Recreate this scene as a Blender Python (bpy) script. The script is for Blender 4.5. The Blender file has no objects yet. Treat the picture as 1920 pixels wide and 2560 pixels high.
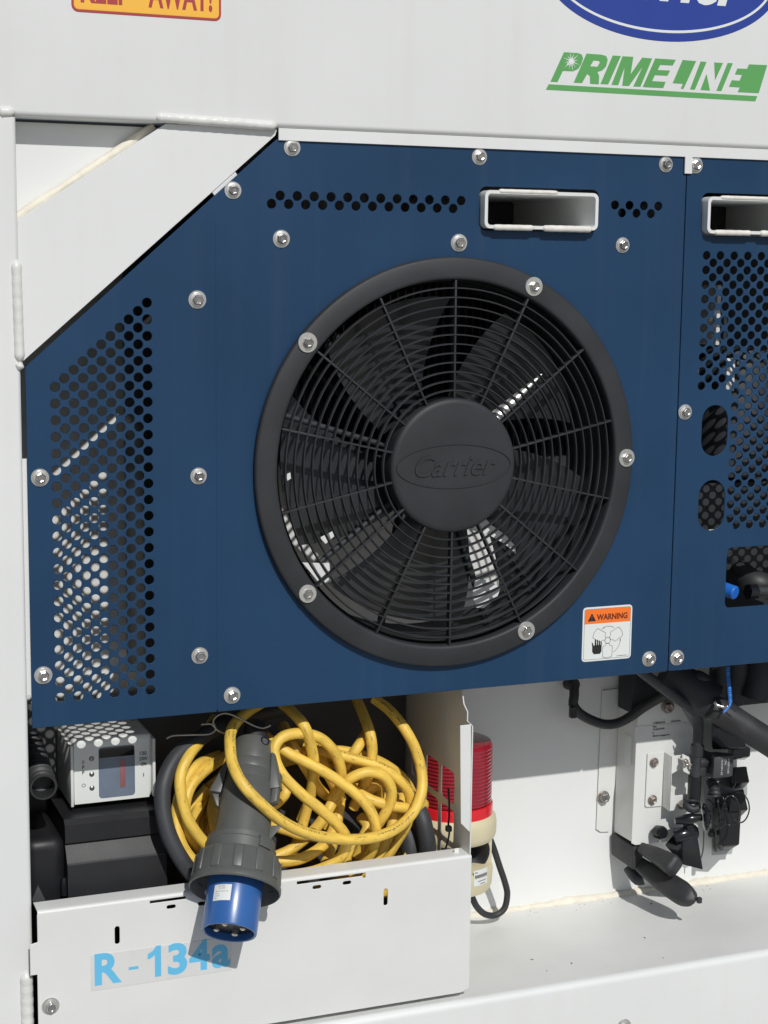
# A white refrigeration unit seen close up: blue perforated panels, condenser fan,
# cable tray with a yellow power cable and plug, warning beacon and valve gear.
# Metres. X runs along the unit, Y goes into it (blue panels at Y = 0), Z is up.
import bpy, bmesh, math, random
from mathutils import Vector, Matrix, Euler

random.seed(7)
scene = bpy.context.scene
COL = scene.collection

# ------------------------------------------------------------------ camera, sky, sun, exposure
cam_data = bpy.data.cameras.new('camera')
cam_data.sensor_fit = 'HORIZONTAL'
cam_data.sensor_width = 36.0
cam_data.lens = 77.5558
cam_data.clip_start = 0.05
cam_data.clip_end = 500.0
cam = bpy.data.objects.new('camera', cam_data)
cam.matrix_world = Matrix([[0.929799, 0.043083, -0.365539, -0.91262], [-0.367881, 0.14047, -0.919201, -2.05452], [0.011745, 0.989147, 0.146459, 0.26589], [0, 0, 0, 1]])
COL.objects.link(cam)
scene.camera = cam

SUN_DIR = Vector((0.0, 1.0, -0.9))
world = bpy.data.worlds.new('World')
scene.world = world
world.use_nodes = True
wn = world.node_tree
wn.nodes.clear()
sky = wn.nodes.new('ShaderNodeTexSky')
sky.sky_type = 'NISHITA'
sky.sun_disc = False
sky.sun_elevation = math.atan2(0.9, 1.0)
sky.sun_rotation = math.radians(180)
bg = wn.nodes.new('ShaderNodeBackground')
bg.inputs['Strength'].default_value = 0.055
wo = wn.nodes.new('ShaderNodeOutputWorld')
wn.links.new(sky.outputs[0], bg.inputs[0])
wn.links.new(bg.outputs[0], wo.inputs[0])

sun_data = bpy.data.lights.new('sun', 'SUN')
sun_data.energy = 2.9
sun_data.angle = math.radians(0.53)
sun_data.color = (1.0, 0.98, 0.945)
sun = bpy.data.objects.new('sun', sun_data)
sun.rotation_euler = SUN_DIR.to_track_quat('-Z', 'Y').to_euler()
sun.location = (0, -6, 6)
COL.objects.link(sun)

scene.view_settings.view_transform = 'Standard'
scene.view_settings.look = 'None'
scene.view_settings.exposure = 0.0
scene.view_settings.gamma = 1.0
scene.view_settings.use_curve_mapping = False
scene.render.engine = 'CYCLES'
scene.cycles.max_bounces = 8
scene.cycles.use_denoising = True

# ------------------------------------------------------------------ materials
MATS = {}


def material(name, base, rough=0.5, metal=0.0, var=0.06, vscale=6.0, stretch=(1, 1, 1), dirt=0.0, dirt_col=(0.25, 0.22, 0.18),
             dirt_scale=60.0, dirt_lo=0.62, bump=0.0, bscale=400.0, coat=0.0, spec=0.5, trans=0.0, streak=0.0, streak_col=(0.5, 0.5, 0.5),
             uv=False, rvar=0.08, printed=False):
    m = bpy.data.materials.new(name)
    m.use_nodes = True
    nt = m.node_tree
    N, L = nt.nodes, nt.links
    b = N['Principled BSDF']
    tc = N.new('ShaderNodeTexCoord')
    src = tc.outputs['UV' if uv else 'Object']
    mp = N.new('ShaderNodeMapping')
    mp.inputs['Scale'].default_value = stretch
    L.new(src, mp.inputs[0])
    n1 = N.new('ShaderNodeTexNoise')
    n1.inputs['Scale'].default_value = vscale
    n1.inputs['Detail'].default_value = 5
    L.new(mp.outputs[0], n1.inputs['Vector'])
    r1 = N.new('ShaderNodeMapRange')
    r1.inputs[1].default_value = 0.3
    r1.inputs[2].default_value = 0.7
    r1.inputs[3].default_value = 1.0 - var
    r1.inputs[4].default_value = 1.0 + var
    L.new(n1.outputs['Fac'], r1.inputs[0])
    mul = N.new('ShaderNodeMix')
    mul.data_type = 'RGBA'
    mul.blend_type = 'MULTIPLY'
    mul.inputs[0].default_value = 1.0
    mul.inputs[6].default_value = (*base, 1)
    cc = N.new('ShaderNodeCombineColor')
    for i in range(3):
        L.new(r1.outputs[0], cc.inputs[i])
    L.new(cc.outputs[0], mul.inputs[7])
    col = mul.outputs[2]
    if streak > 0:
        mp2 = N.new('ShaderNodeMapping')
        mp2.inputs['Scale'].default_value = (38, 38, 0.9)
        L.new(src, mp2.inputs[0])
        n2 = N.new('ShaderNodeTexNoise')
        n2.inputs['Scale'].default_value = 1.0
        n2.inputs['Detail'].default_value = 4
        L.new(mp2.outputs[0], n2.inputs['Vector'])
        r2 = N.new('ShaderNodeMapRange')
        r2.inputs[1].default_value = 0.52
        r2.inputs[2].default_value = 0.78
        r2.inputs[3].default_value = 0.0
        r2.inputs[4].default_value = streak
        L.new(n2.outputs['Fac'], r2.inputs[0])
        mx = N.new('ShaderNodeMix')
        mx.data_type = 'RGBA'
        mx.inputs[7].default_value = (*streak_col, 1)
        L.new(r2.outputs[0], mx.inputs[0])
        L.new(col, mx.inputs[6])
        col = mx.outputs[2]
    if dirt > 0:
        n3 = N.new('ShaderNodeTexNoise')
        n3.inputs['Scale'].default_value = dirt_scale
        n3.inputs['Detail'].default_value = 7
        n3.inputs['Roughness'].default_value = 0.65
        L.new(mp.outputs[0] if uv else src, n3.inputs['Vector'])
        r3 = N.new('ShaderNodeMapRange')
        r3.inputs[1].default_value = dirt_lo
        r3.inputs[2].default_value = dirt_lo + 0.12
        r3.inputs[3].default_value = 0.0
        r3.inputs[4].default_value = dirt
        L.new(n3.outputs['Fac'], r3.inputs[0])
        mx = N.new('ShaderNodeMix')
        mx.data_type = 'RGBA'
        mx.inputs[7].default_value = (*dirt_col, 1)
        L.new(r3.outputs[0], mx.inputs[0])
        L.new(col, mx.inputs[6])
        col = mx.outputs[2]
    if printed:                                    # a line of small dark print along the sheath
        sep = N.new('ShaderNodeSeparateXYZ')
        L.new(tc.outputs['UV'], sep.inputs[0])

        def mth(op, a, v=None, v2=None):
            q = N.new('ShaderNodeMath')
            q.operation = op
            for i, w in enumerate((a, v, v2)):
                if w is None:
                    continue
                if isinstance(w, (int, float)):
                    q.inputs[i].default_value = w
                else:
                    L.new(w, q.inputs[i])
            return q.outputs[0]
        band = mth('LESS_THAN', mth('ABSOLUTE', mth('SUBTRACT', sep.outputs[1], 0.22)), 0.028)
        nz = N.new('ShaderNodeTexNoise')
        nz.inputs['Scale'].default_value = 1.0
        mp4 = N.new('ShaderNodeMapping')
        mp4.inputs['Scale'].default_value = (38, 30, 1)
        L.new(tc.outputs['UV'], mp4.inputs[0])
        L.new(mp4.outputs[0], nz.inputs['Vector'])
        nw = N.new('ShaderNodeTexNoise')
        nw.inputs['Scale'].default_value = 2.3
        L.new(tc.outputs['UV'], nw.inputs['Vector'])
        fac = mth('MULTIPLY', mth('MULTIPLY', band, mth('GREATER_THAN', nz.outputs['Fac'], 0.5)), mth('MULTIPLY', mth('GREATER_THAN', nw.outputs['Fac'], 0.47), 0.75))
        mx = N.new('ShaderNodeMix')
        mx.data_type = 'RGBA'
        mx.inputs[7].default_value = (0.07, 0.045, 0.02, 1)
        L.new(fac, mx.inputs[0])
        L.new(col, mx.inputs[6])
        col = mx.outputs[2]
    L.new(col, b.inputs['Base Color'])
    rr = N.new('ShaderNodeMapRange')
    rr.inputs[3].default_value = max(0.02, rough - rvar)
    rr.inputs[4].default_value = min(1.0, rough + rvar)
    L.new(n1.outputs['Fac'], rr.inputs[0])
    L.new(rr.outputs[0], b.inputs['Roughness'])
    b.inputs['Metallic'].default_value = metal
    b.inputs['Coat Weight'].default_value = coat
    b.inputs['Coat Roughness'].default_value = 0.15
    b.inputs['Specular IOR Level'].default_value = spec
    b.inputs['Transmission Weight'].default_value = trans
    if bump > 0:
        nb = N.new('ShaderNodeTexNoise')
        nb.inputs['Scale'].default_value = bscale
        nb.inputs['Detail'].default_value = 3
        L.new(src, nb.inputs['Vector'])
        bp = N.new('ShaderNodeBump')
        bp.inputs['Strength'].default_value = bump
        bp.inputs['Distance'].default_value = 0.0006
        L.new(nb.outputs['Fac'], bp.inputs['Height'])
        L.new(bp.outputs[0], b.inputs['Normal'])
    MATS[name] = m
    return m


material('white_paint', (0.742, 0.752, 0.742), 0.42, var=0.03, vscale=4, dirt=0.5, dirt_col=(0.42, 0.41, 0.38), dirt_scale=55, dirt_lo=0.71,
         bump=0.12, bscale=500, streak=0.10, streak_col=(0.63, 0.61, 0.56))
material('tray_paint', (0.735, 0.742, 0.72), 0.40, var=0.035, vscale=8, dirt=0.55, dirt_col=(0.36, 0.34, 0.30), dirt_scale=75, dirt_lo=0.70,
         bump=0.10, bscale=450)
material('wall_paint', (0.775, 0.785, 0.775), 0.38, var=0.02, vscale=4, dirt=0.4, dirt_col=(0.5, 0.48, 0.42), dirt_scale=45, dirt_lo=0.73,
         bump=0.06)
material('floor_paint', (0.725, 0.73, 0.71), 0.5, var=0.04, vscale=10, dirt=0.5, dirt_col=(0.30, 0.29, 0.26), dirt_scale=70, dirt_lo=0.68,
         bump=0.15, bscale=300)
material('weld', (0.72, 0.72, 0.69), 0.35, var=0.05, vscale=60, bump=0.5, bscale=220)
material('weld_cream', (0.74, 0.72, 0.66), 0.5, var=0.1, vscale=80, bump=0.6, bscale=260)
material('sealant', (0.76, 0.715, 0.61), 0.6, var=0.08, vscale=60, dirt=0.4, dirt_col=(0.5, 0.44, 0.34), dirt_scale=90, dirt_lo=0.62, bump=0.5, bscale=160)
material('blue_paint', (0.0115, 0.046, 0.108), 0.42, var=0.12, vscale=3.5, dirt=0.30, dirt_col=(0.075, 0.10, 0.14), dirt_scale=110, dirt_lo=0.71,
         bump=0.10, bscale=600, streak=0.34, streak_col=(0.030, 0.062, 0.125), spec=0.32)
material('black_plastic', (0.030, 0.0315, 0.035), 0.52, var=0.16, vscale=14, bump=0.4, bscale=1100, dirt=0.25, dirt_col=(0.060, 0.058, 0.055), dirt_scale=120, dirt_lo=0.66, spec=0.38)
material('grille_plastic', (0.027, 0.0285, 0.032), 0.46, var=0.2, vscale=25, bump=0.2, bscale=700, dirt=0.3, dirt_col=(0.055, 0.053, 0.05), dirt_scale=40, dirt_lo=0.60, spec=0.4)
material('blade', (0.022, 0.024, 0.027), 0.22, var=0.15, vscale=12)
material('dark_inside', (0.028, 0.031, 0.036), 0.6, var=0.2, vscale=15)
material('coil_fin', (0.16, 0.16, 0.17), 0.35, metal=0.9, var=0.25, vscale=30)
material('black_box', (0.0135, 0.014, 0.016), 0.45, var=0.18, vscale=14, bump=0.12, dirt=0.3, dirt_col=(0.03, 0.03, 0.032), dirt_scale=25, dirt_lo=0.58, spec=0.35)
material('black_rubber', (0.030, 0.031, 0.033), 0.52, var=0.2, vscale=30, bump=0.3, bscale=300, dirt=0.35, dirt_col=(0.08, 0.08, 0.08), dirt_scale=60, dirt_lo=0.6)
material('black_gloss', (0.012, 0.013, 0.016), 0.18, var=0.2, vscale=20)
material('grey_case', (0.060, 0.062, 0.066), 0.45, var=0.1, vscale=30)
material('grey_rubber', (0.040, 0.043, 0.048), 0.55, var=0.15, vscale=20, bump=0.25, dirt=0.3, dirt_col=(0.09, 0.09, 0.09), dirt_scale=40, dirt_lo=0.58)
material('steel', (0.62, 0.60, 0.57), 0.22, metal=1.0, var=0.12, vscale=300, bump=0.25, bscale=900)
material('washer_steel', (0.66, 0.655, 0.63), 0.34, metal=0.75, var=0.06, vscale=200)
material('dull_steel', (0.36, 0.35, 0.34), 0.36, metal=0.95, var=0.15, vscale=200, bump=0.3, bscale=700)
material('rust_steel', (0.37, 0.32, 0.29), 0.42, metal=0.8, var=0.2, vscale=300)
material('wire', (0.42, 0.41, 0.39), 0.4, metal=0.7)
material('yellow_cable', (0.83, 0.555, 0.095), 0.46, var=0.16, vscale=1.0, stretch=(3.0, 5.0, 1), uv=True, dirt=0.62, dirt_col=(0.13, 0.09, 0.04),
         dirt_scale=1.9, dirt_lo=0.56, bump=0.15, bscale=500, printed=True)
material('plug_grey', (0.100, 0.104, 0.098), 0.42, var=0.09, vscale=25, dirt=0.25, dirt_col=(0.16, 0.155, 0.14), dirt_scale=70, dirt_lo=0.62)
material('plug_blue', (0.032, 0.120, 0.36), 0.30, var=0.05, vscale=20, coat=0.2)
material('plug_dark', (0.010, 0.013, 0.022), 0.4)
material('brass_pin', (0.66, 0.62, 0.52), 0.3, metal=0.9)
material('cream', (0.66, 0.60, 0.40), 0.42, var=0.03, vscale=15, dirt=0.15, dirt_col=(0.4, 0.35, 0.22), dirt_scale=60, dirt_lo=0.68)
material('red_lens', (0.31, 0.013, 0.026), 0.16, var=0.08, vscale=40, coat=0.6)
material('red_bright', (0.72, 0.018, 0.030), 0.2, var=0.05, vscale=40, coat=0.5)
material('horn_black', (0.014, 0.015, 0.020), 0.4)
material('sign_yellow', (0.93, 0.50, 0.065), 0.4, var=0.03)
material('sign_red', (0.42, 0.055, 0.060), 0.4, var=0.05)
material('logo_blue', (0.024, 0.054, 0.30), 0.35, var=0.03)
material('logo_green', (0.115, 0.37, 0.11), 0.4, var=0.04)
material('sticker_white', (0.76, 0.79, 0.77), 0.35, var=0.02)
material('sticker_grey', (0.40, 0.41, 0.42), 0.4, var=0.03)
material('orange', (0.95, 0.20, 0.028), 0.35, var=0.02)
material('ink', (0.018, 0.018, 0.020), 0.45)
material('ink_brown', (0.16, 0.028, 0.012), 0.45)
material('ink_grey', (0.20, 0.20, 0.20), 0.45)
material('sky_blue_ink', (0.14, 0.52, 0.80), 0.4, var=0.03)
material('print_white', (0.62, 0.63, 0.63), 0.5)
material('clear_tag', (0.68, 0.68, 0.665), 0.28, var=0.03, vscale=20)
material('window_blue', (0.15, 0.19, 0.25), 0.24, var=0.10, vscale=30, coat=0.4)
material('window_red', (0.30, 0.12, 0.13), 0.3, var=0.08, vscale=30)
material('tie_blue', (0.045, 0.20, 0.62), 0.35)
material('cap_blue', (0.020, 0.16, 0.62), 0.32, var=0.05, vscale=40)
material('grit', (0.10, 0.09, 0.075), 0.8, var=0.4, vscale=90)
material('ground_concrete', (0.34, 0.33, 0.31), 0.85, var=0.12, vscale=2)

# ------------------------------------------------------------------ builders


def link(o, parent=None):
    COL.objects.link(o)
    if parent is not None:
        o.parent = parent
        o.matrix_parent_inverse = Matrix.Translation(parent.location).inverted() if parent.type == 'EMPTY' else parent.matrix_basis.inverted()
    return o


def tag(o, label, cat, group=None, kind=None):
    o['label'] = label
    o['category'] = cat
    if group:
        o['group'] = group
    if kind:
        o['kind'] = kind
    return o


def thing(name, label, cat, loc=(0, 0, 0), group=None):
    o = bpy.data.objects.new(name, None)
    o.empty_display_size = 0.02
    o.location = loc
    COL.objects.link(o)
    return tag(o, label, cat, group)


def setmat(me, mat):
    me.materials.clear()
    me.materials.append(MATS[mat])


def mesh(name, verts, faces, mat, parent=None, smooth=False, angle=None):
    me = bpy.data.meshes.new(name)
    me.from_pydata([tuple(v) for v in verts], [], faces)
    bm = bmesh.new()
    bm.from_mesh(me)
    bmesh.ops.recalc_face_normals(bm, faces=bm.faces)
    bm.to_mesh(me)
    bm.free()
    return finish(name, me, mat, parent, smooth, angle)


def finish(name, me, mat, parent=None, smooth=False, angle=None):
    setmat(me, mat)
    me.polygons.foreach_set('use_smooth', [bool(smooth or angle)] * len(me.polygons))
    if smooth or angle:
        if angle:
            me.set_sharp_from_angle(angle=math.radians(angle))
    o = bpy.data.objects.new(name, me)
    return link(o, parent)


def from_bm(name, bm, mat, parent=None, smooth=False, angle=None):
    bmesh.ops.recalc_face_normals(bm, faces=bm.faces)
    me = bpy.data.meshes.new(name)
    bm.to_mesh(me)
    bm.free()
    return finish(name, me, mat, parent, smooth, angle)


def box(name, lo, hi, mat, parent=None, bev=0.0015, M=None, seg=2):
    bm = bmesh.new()
    bmesh.ops.create_cube(bm, size=1)
    c = [(a + b) / 2 for a, b in zip(lo, hi)]
    s = [abs(b - a) for a, b in zip(lo, hi)]
    for v in bm.verts:
        v.co = Vector((c[0] + v.co.x * s[0], c[1] + v.co.y * s[1], c[2] + v.co.z * s[2]))
    if bev > 0:
        bmesh.ops.bevel(bm, geom=list(bm.edges), offset=min(bev, min(s) * 0.45), segments=seg, profile=0.5, affect='EDGES')
    if M is not None:
        bm.transform(M)
    return from_bm(name, bm, mat, parent, angle=40)


def hexa(name, pts, mat, parent=None, bev=0.001):
    """eight corners: four of one end (in order), four of the other"""
    bm = bmesh.new()
    v = [bm.verts.new(p) for p in pts]
    for f in ((0, 1, 2, 3), (4, 5, 6, 7), (0, 1, 5, 4), (1, 2, 6, 5), (2, 3, 7, 6), (3, 0, 4, 7)):
        bm.faces.new([v[i] for i in f])
    bmesh.ops.recalc_face_normals(bm, faces=bm.faces)
    if bev > 0:
        bmesh.ops.bevel(bm, geom=list(bm.edges), offset=bev, segments=2, profile=0.5, affect='EDGES')
    return from_bm(name, bm, mat, parent, angle=40)


def XZ(y):
    return Matrix(((1, 0, 0, 0), (0, 0, -1, y), (0, 1, 0, 0), (0, 0, 0, 1)))


def YZ(x):
    # local x -> Y, local y -> Z, local z -> X
    return Matrix(((0, 0, 1, x), (1, 0, 0, 0), (0, 1, 0, 0), (0, 0, 0, 1)))


def curve_mesh(cu, M):
    o = bpy.data.objects.new('tmp', cu)
    COL.objects.link(o)
    dg = bpy.context.evaluated_depsgraph_get()
    me = bpy.data.meshes.new_from_object(o.evaluated_get(dg))
    bpy.data.objects.remove(o)
    bpy.data.curves.remove(cu)
    me.transform(M)
    if M.determinant() < 0:
        me.flip_normals()
    return me


def plate(name, outline, holes, M, th, mat, parent=None, bev=0.0003):
    """a flat sheet with openings; outline and holes are 2D rings, M puts the local XY plane in place, local +Z is the front"""
    cu = bpy.data.curves.new('plate', 'CURVE')
    cu.dimensions = '2D'
    cu.fill_mode = 'BOTH'
    cu.extrude = max(th / 2 - bev, 0.00005)
    cu.bevel_depth = bev
    cu.bevel_resolution = 0
    cu.offset = -bev
    for ring in [outline] + holes:
        s = cu.splines.new('POLY')
        s.points.add(len(ring) - 1)
        for p, q in zip(s.points, ring):
            p.co = (q[0], q[1], 0, 1)
        s.use_cyclic_u = True
    me = curve_mesh(cu, M @ Matrix.Translation((0, 0, -th / 2)))
    return finish(name, me, mat, parent, angle=30)


def circ(x, z, r, n=18):
    return [(x + r * math.cos(2 * math.pi * k / n), z + r * math.sin(2 * math.pi * k / n)) for k in range(n)]


def rrect(x0, x1, z0, z1, r, n=4):
    out = []
    for cx, cz, a in ((x1 - r, z1 - r, 0), (x0 + r, z1 - r, 90), (x0 + r, z0 + r, 180), (x1 - r, z0 + r, 270)):
        for k in range(n + 1):
            t = math.radians(a + 90 * k / n)
            out.append((cx + r * math.cos(t), cz + r * math.sin(t)))
    return out


def ell(cx, cz, a, b, n=64):
    return [(cx + a * math.cos(2 * math.pi * k / n), cz + b * math.sin(2 * math.pi * k / n)) for k in range(n)]


def text_mesh(s, bold=0.0, shear=0.0, extrude=0.0002, spacing=1.0, bev=0.0):
    cu = bpy.data.curves.new('txt', 'FONT')
    cu.body = s
    cu.size = 1.0
    cu.offset = bold
    cu.shear = shear
    cu.space_character = spacing
    cu.extrude = 0.0
    cu.resolution_u = 4
    return curve_mesh(cu, Matrix.Identity(4))


def lettering(name, s, x0, x1, z0, z1, M, mat, parent, bold=0.0, shear=0.0, th=0.0003, spacing=1.0):
    """text fitted to a rectangle of the plane M"""
    me = text_mesh(s, bold, shear, spacing=spacing)
    xs = [v.co.x for v in me.vertices]
    ys = [v.co.y for v in me.vertices]
    ax, bx, ay, by = min(xs), max(xs), min(ys), max(ys)
    for v in me.vertices:
        v.co.x = x0 + (v.co.x - ax) / (bx - ax) * (x1 - x0)
        v.co.y = z0 + (v.co.y - ay) / (by - ay) * (z1 - z0)
    bm = bmesh.new()
    bm.from_mesh(me)
    r = bmesh.ops.extrude_face_region(bm, geom=list(bm.faces))
    for v in [g for g in r['geom'] if isinstance(g, bmesh.types.BMVert)]:
        v.co.z += th
    bm.transform(M)
    bpy.data.meshes.remove(me)
    return from_bm(name, bm, mat, parent)


def catmull(pts, step):
    P = [Vector(p) for p in pts]
    P = [P[0] * 2 - P[1]] + P + [P[-1] * 2 - P[-2]]
    out = []
    for i in range(1, len(P) - 2):
        a, b, c, d = P[i - 1:i + 3]
        n = max(2, int((c - b).length / step))
        for k in range(n):
            t = k / n
            out.append(0.5 * ((2 * b) + (c - a) * t + (2 * a - 5 * b + 4 * c - d) * t * t + (3 * b - a - 3 * c + d) * t ** 3))
    out.append(P[-2])
    return out


def tube_data(pts, r, step=0.004, n=12, rf=None, flat=1.0, cap=True, sq=2.0):
    C = catmull(pts, step) if step else [Vector(p) for p in pts]
    V, F, UV = [], [], []
    t0 = (C[1] - C[0]).normalized()
    nrm = t0.orthogonal().normalized()
    s = 0.0
    prev = t0
    for i, c in enumerate(C):
        t = (C[min(i + 1, len(C) - 1)] - C[max(i - 1, 0)]).normalized()
        nrm = (prev.rotation_difference(t) @ nrm)
        nrm = (nrm - t * nrm.dot(t)).normalized()
        bn = t.cross(nrm)
        prev = t
        if i:
            s += (c - C[i - 1]).length
        rr = r if rf is None else rf(s, i / (len(C) - 1)) * r
        for k in range(n):
            a = 2 * math.pi * k / n
            ca, sa = math.cos(a), math.sin(a)
            if sq != 2.0:
                ca = math.copysign(abs(ca) ** (2 / sq), ca)
                sa = math.copysign(abs(sa) ** (2 / sq), sa)
            V.append(c + nrm * (rr * ca) + bn * (rr * flat * sa))
            UV.append((s * 10, k / n))
    m = len(C)
    for i in range(m - 1):
        for k in range(n):
            k2 = (k + 1) % n
            F.append((i * n + k, i * n + k2, (i + 1) * n + k2, (i + 1) * n + k))
    if cap:
        F.append(tuple(range(n))[::-1])
        F.append(tuple((m - 1) * n + k for k in range(n)))
    return V, F, UV


def tube(name, pts, r, mat, parent=None, step=0.004, n=12, rf=None, flat=1.0, cap=True, sq=2.0):
    return tubes(name, [pts], r, mat, parent, step, n, rf, flat, cap, sq)


def tubes(name, paths, r, mat, parent=None, step=0.004, n=12, rf=None, flat=1.0, cap=True, sq=2.0):
    V, F, U = [], [], []
    for j, p in enumerate(paths):
        v, f, u = tube_data(p, r, step, n, rf, flat, cap, sq)
        o = len(V)
        V += v
        F += [tuple(i + o for i in q) for q in f]
        U += [(a + 7.3 * j, b) for a, b in u]
    me = bpy.data.meshes.new(name)
    me.from_pydata([tuple(v) for v in V], [], F)
    uvl = me.uv_layers.new(name='UVMap')
    for poly in me.polygons:
        ks = [U[me.loops[l].vertex_index][1] for l in poly.loop_indices]
        wrap = max(ks) > 0.8 and min(ks) < 0.05 and len(ks) == 4
        for l in poly.loop_indices:
            a, b = U[me.loops[l].vertex_index]
            uvl.data[l].uv = (a, 1.0 if (wrap and b < 0.05) else b)
    me.validate()
    return finish(name, me, mat, parent, angle=60)


def frame(origin, axis, up=(0, 0, 1)):
    w = Vector(axis).normalized()
    u = Vector(up).cross(w)
    if u.length < 1e-4:
        u = Vector((1, 0, 0))
    u.normalize()
    v = w.cross(u)
    M = Matrix((u, v, w)).transposed().to_4x4()
    M.translation = Vector(origin)
    return M


def lathe_data(prof, n=48, a0=0.0, a1=2 * math.pi):
    """profile of (radius, height) turned round local Z"""
    V, F = [], []
    full = abs(a1 - a0 - 2 * math.pi) < 1e-6
    cols = n if full else n + 1
    for r, h in prof:
        for k in range(cols):
            a = a0 + (a1 - a0) * k / n
            V.append((r * math.cos(a), r * math.sin(a), h))
    m = len(prof)
    for i in range(m - 1):
        for k in range(n):
            k2 = (k + 1) % cols
            F.append((i * cols + k, i * cols + k2, (i + 1) * cols + k2, (i + 1) * cols + k))
    return V, F


def lathe(name, prof, M, mat, parent=None, n=48, angle=35, closed=False, a0=0.0, a1=2 * math.pi):
    if closed:
        prof = list(prof) + [prof[0]]
    V, F = lathe_data(prof, n, a0, a1)
    bm = bmesh.new()
    vs = [bm.verts.new(M @ Vector(v)) for v in V]
    for f in F:
        try:
            bm.faces.new([vs[i] for i in f])
        except ValueError:
            pass
    bmesh.ops.remove_doubles(bm, verts=bm.verts, dist=1e-6)
    return from_bm(name, bm, mat, parent, angle=angle)


# bolts: a hexagon head on a round washer
def hex_mesh(name, r=0.0072, h=0.0058, mat='steel'):
    bm = bmesh.new()
    rings = [(r, 0.0), (r, h * 0.72), (r * 0.84, h), (r * 0.60, h), (r * 0.52, h - 0.0007), (0.0, h - 0.0008)]
    prev = None
    for rr, z in rings:
        if rr == 0:
            c = bm.verts.new((0, 0, z))
            for k in range(6):
                bm.faces.new((prev[k], prev[(k + 1) % 6], c))
            break
        cur = [bm.verts.new((rr * math.cos(math.pi / 3 * k), rr * math.sin(math.pi / 3 * k), z)) for k in range(6)]
        if prev:
            for k in range(6):
                bm.faces.new((prev[k], prev[(k + 1) % 6], cur[(k + 1) % 6], cur[k]))
        prev = cur
    bmesh.ops.recalc_face_normals(bm, faces=bm.faces)
    bmesh.ops.bevel(bm, geom=[e for e in bm.edges if e.is_manifold and e.calc_face_angle(0) > 0.5], offset=0.0004, segments=1, affect='EDGES')
    me = bpy.data.meshes.new(name)
    bm.to_mesh(me)
    bm.free()
    setmat(me, mat)
    return me


def washer_mesh(name, prof, mat='washer_steel'):
    V, F = lathe_data(prof, 28)
    me = bpy.data.meshes.new(name)
    me.from_pydata(V, [], F)
    setmat(me, mat)
    me.polygons.foreach_set('use_smooth', [True] * len(me.polygons))
    me.set_sharp_from_angle(angle=math.radians(35))
    return me


HEX = hex_mesh('bolt_head')
HEX_DULL = hex_mesh('bolt_head_worn', mat='dull_steel')
HEX_RUST = hex_mesh('bolt_head_dull', 0.0062, 0.005, 'rust_steel')
FLANGE = washer_mesh('flange_washer', [(0.0, 0.0026), (0.0078, 0.0026), (0.0092, 0.0022), (0.0096, 0.0012), (0.0113, 0.0012), (0.0116, 0.0008), (0.0116, 0.0)])
WIDE = washer_mesh('wide_washer', [(0.0, 0.0022), (0.0126, 0.0022), (0.0130, 0.0018), (0.0130, 0.0)])
SMALLW = washer_mesh('small_washer', [(0.0, 0.0014), (0.0078, 0.0014), (0.0082, 0.001), (0.0082, 0.0)], 'rust_steel')


def bolt(parent, x, y, z, washer=FLANGE, head=HEX, scale=1.0, normal=(0, -1, 0)):
    q = Vector(normal).to_track_quat('Z', 'Y')
    M = Matrix.Translation((x, y, z)) @ q.to_matrix().to_4x4() @ Matrix.Rotation(random.uniform(0, 6.28), 4, 'Z') @ Matrix.Rotation(random.uniform(-0.05, 0.05), 4, 'X') @ Matrix.Scale(scale * random.uniform(0.94, 1.03), 4)
    b = bpy.data.objects.new('bolt', HEX_DULL if head is HEX and random.random() < 0.4 else head)
    COL.objects.link(b)
    up = 0.0024 if washer is FLANGE else (0.002 if washer is WIDE else 0.0012)
    b.matrix_basis = M @ Matrix.Translation((0, 0, up))
    b.parent = parent
    b.matrix_parent_inverse = parent.matrix_basis.inverted() if parent.type != 'EMPTY' else Matrix.Translation(parent.location).inverted()
    w = bpy.data.objects.new('washer', washer)
    COL.objects.link(w)
    w.parent = b
    w.matrix_parent_inverse = Matrix.Translation((0, 0, -up))
    return b


def weld(name, a, b, r, parent, mat='weld', flat=0.55):
    """a lumpy bead between two points"""
    A, B = Vector(a), Vector(b)
    n = max(6, int((B - A).length / 0.0022))
    ph = random.uniform(0, 9)
    pts = [A.lerp(B, k / n) + Vector((0, 0, 0)) for k in range(n + 1)]

    def rf(s, t):
        e = min(1.0, (t * (B - A).length) / r, ((1 - t) * (B - A).length) / r)
        return max(0.25, math.sqrt(max(e, 0.02))) * (1 + 0.018 * math.sin(s * 1700 + ph) + 0.03 * math.sin(s * 430 + ph * 2) + 0.025 * random.random())
    return tube(name, pts, r, mat, parent, step=None, n=12, rf=rf)


# ================================================================== THE SETTING AND THE WHITE FRAME
gnd = mesh('ground', [(-60, -60, -1.75), (60, -60, -1.75), (60, 60, -1.75), (-60, 60, -1.75)], [(0, 1, 2, 3)], 'ground_concrete')
gnd['kind'] = 'structure'

YB, YG, YP = -0.006, 0.002, -0.006          # faces of upper panel, gusset and post
WALL = 0.253                                   # rear wall
FLOOR = -0.7668                                # ledge
fr = thing('unit_frame', 'white painted welded steel frame surrounding the blue panels and open compartment', 'frame', (0, 0.1, -0.95))


def extrude_x(name, prof, x0, x1, mat, parent, angle=35):
    """profile of (Y, Z) points run along X"""
    bm = bmesh.new()
    a = [bm.verts.new((x0, p[0], p[1])) for p in prof]
    b = [bm.verts.new((x1, p[0], p[1])) for p in prof]
    for k in range(len(prof) - 1):
        bm.faces.new((a[k], a[k + 1], b[k + 1], b[k]))
    return from_bm(name, bm, mat, parent, angle=angle)


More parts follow.
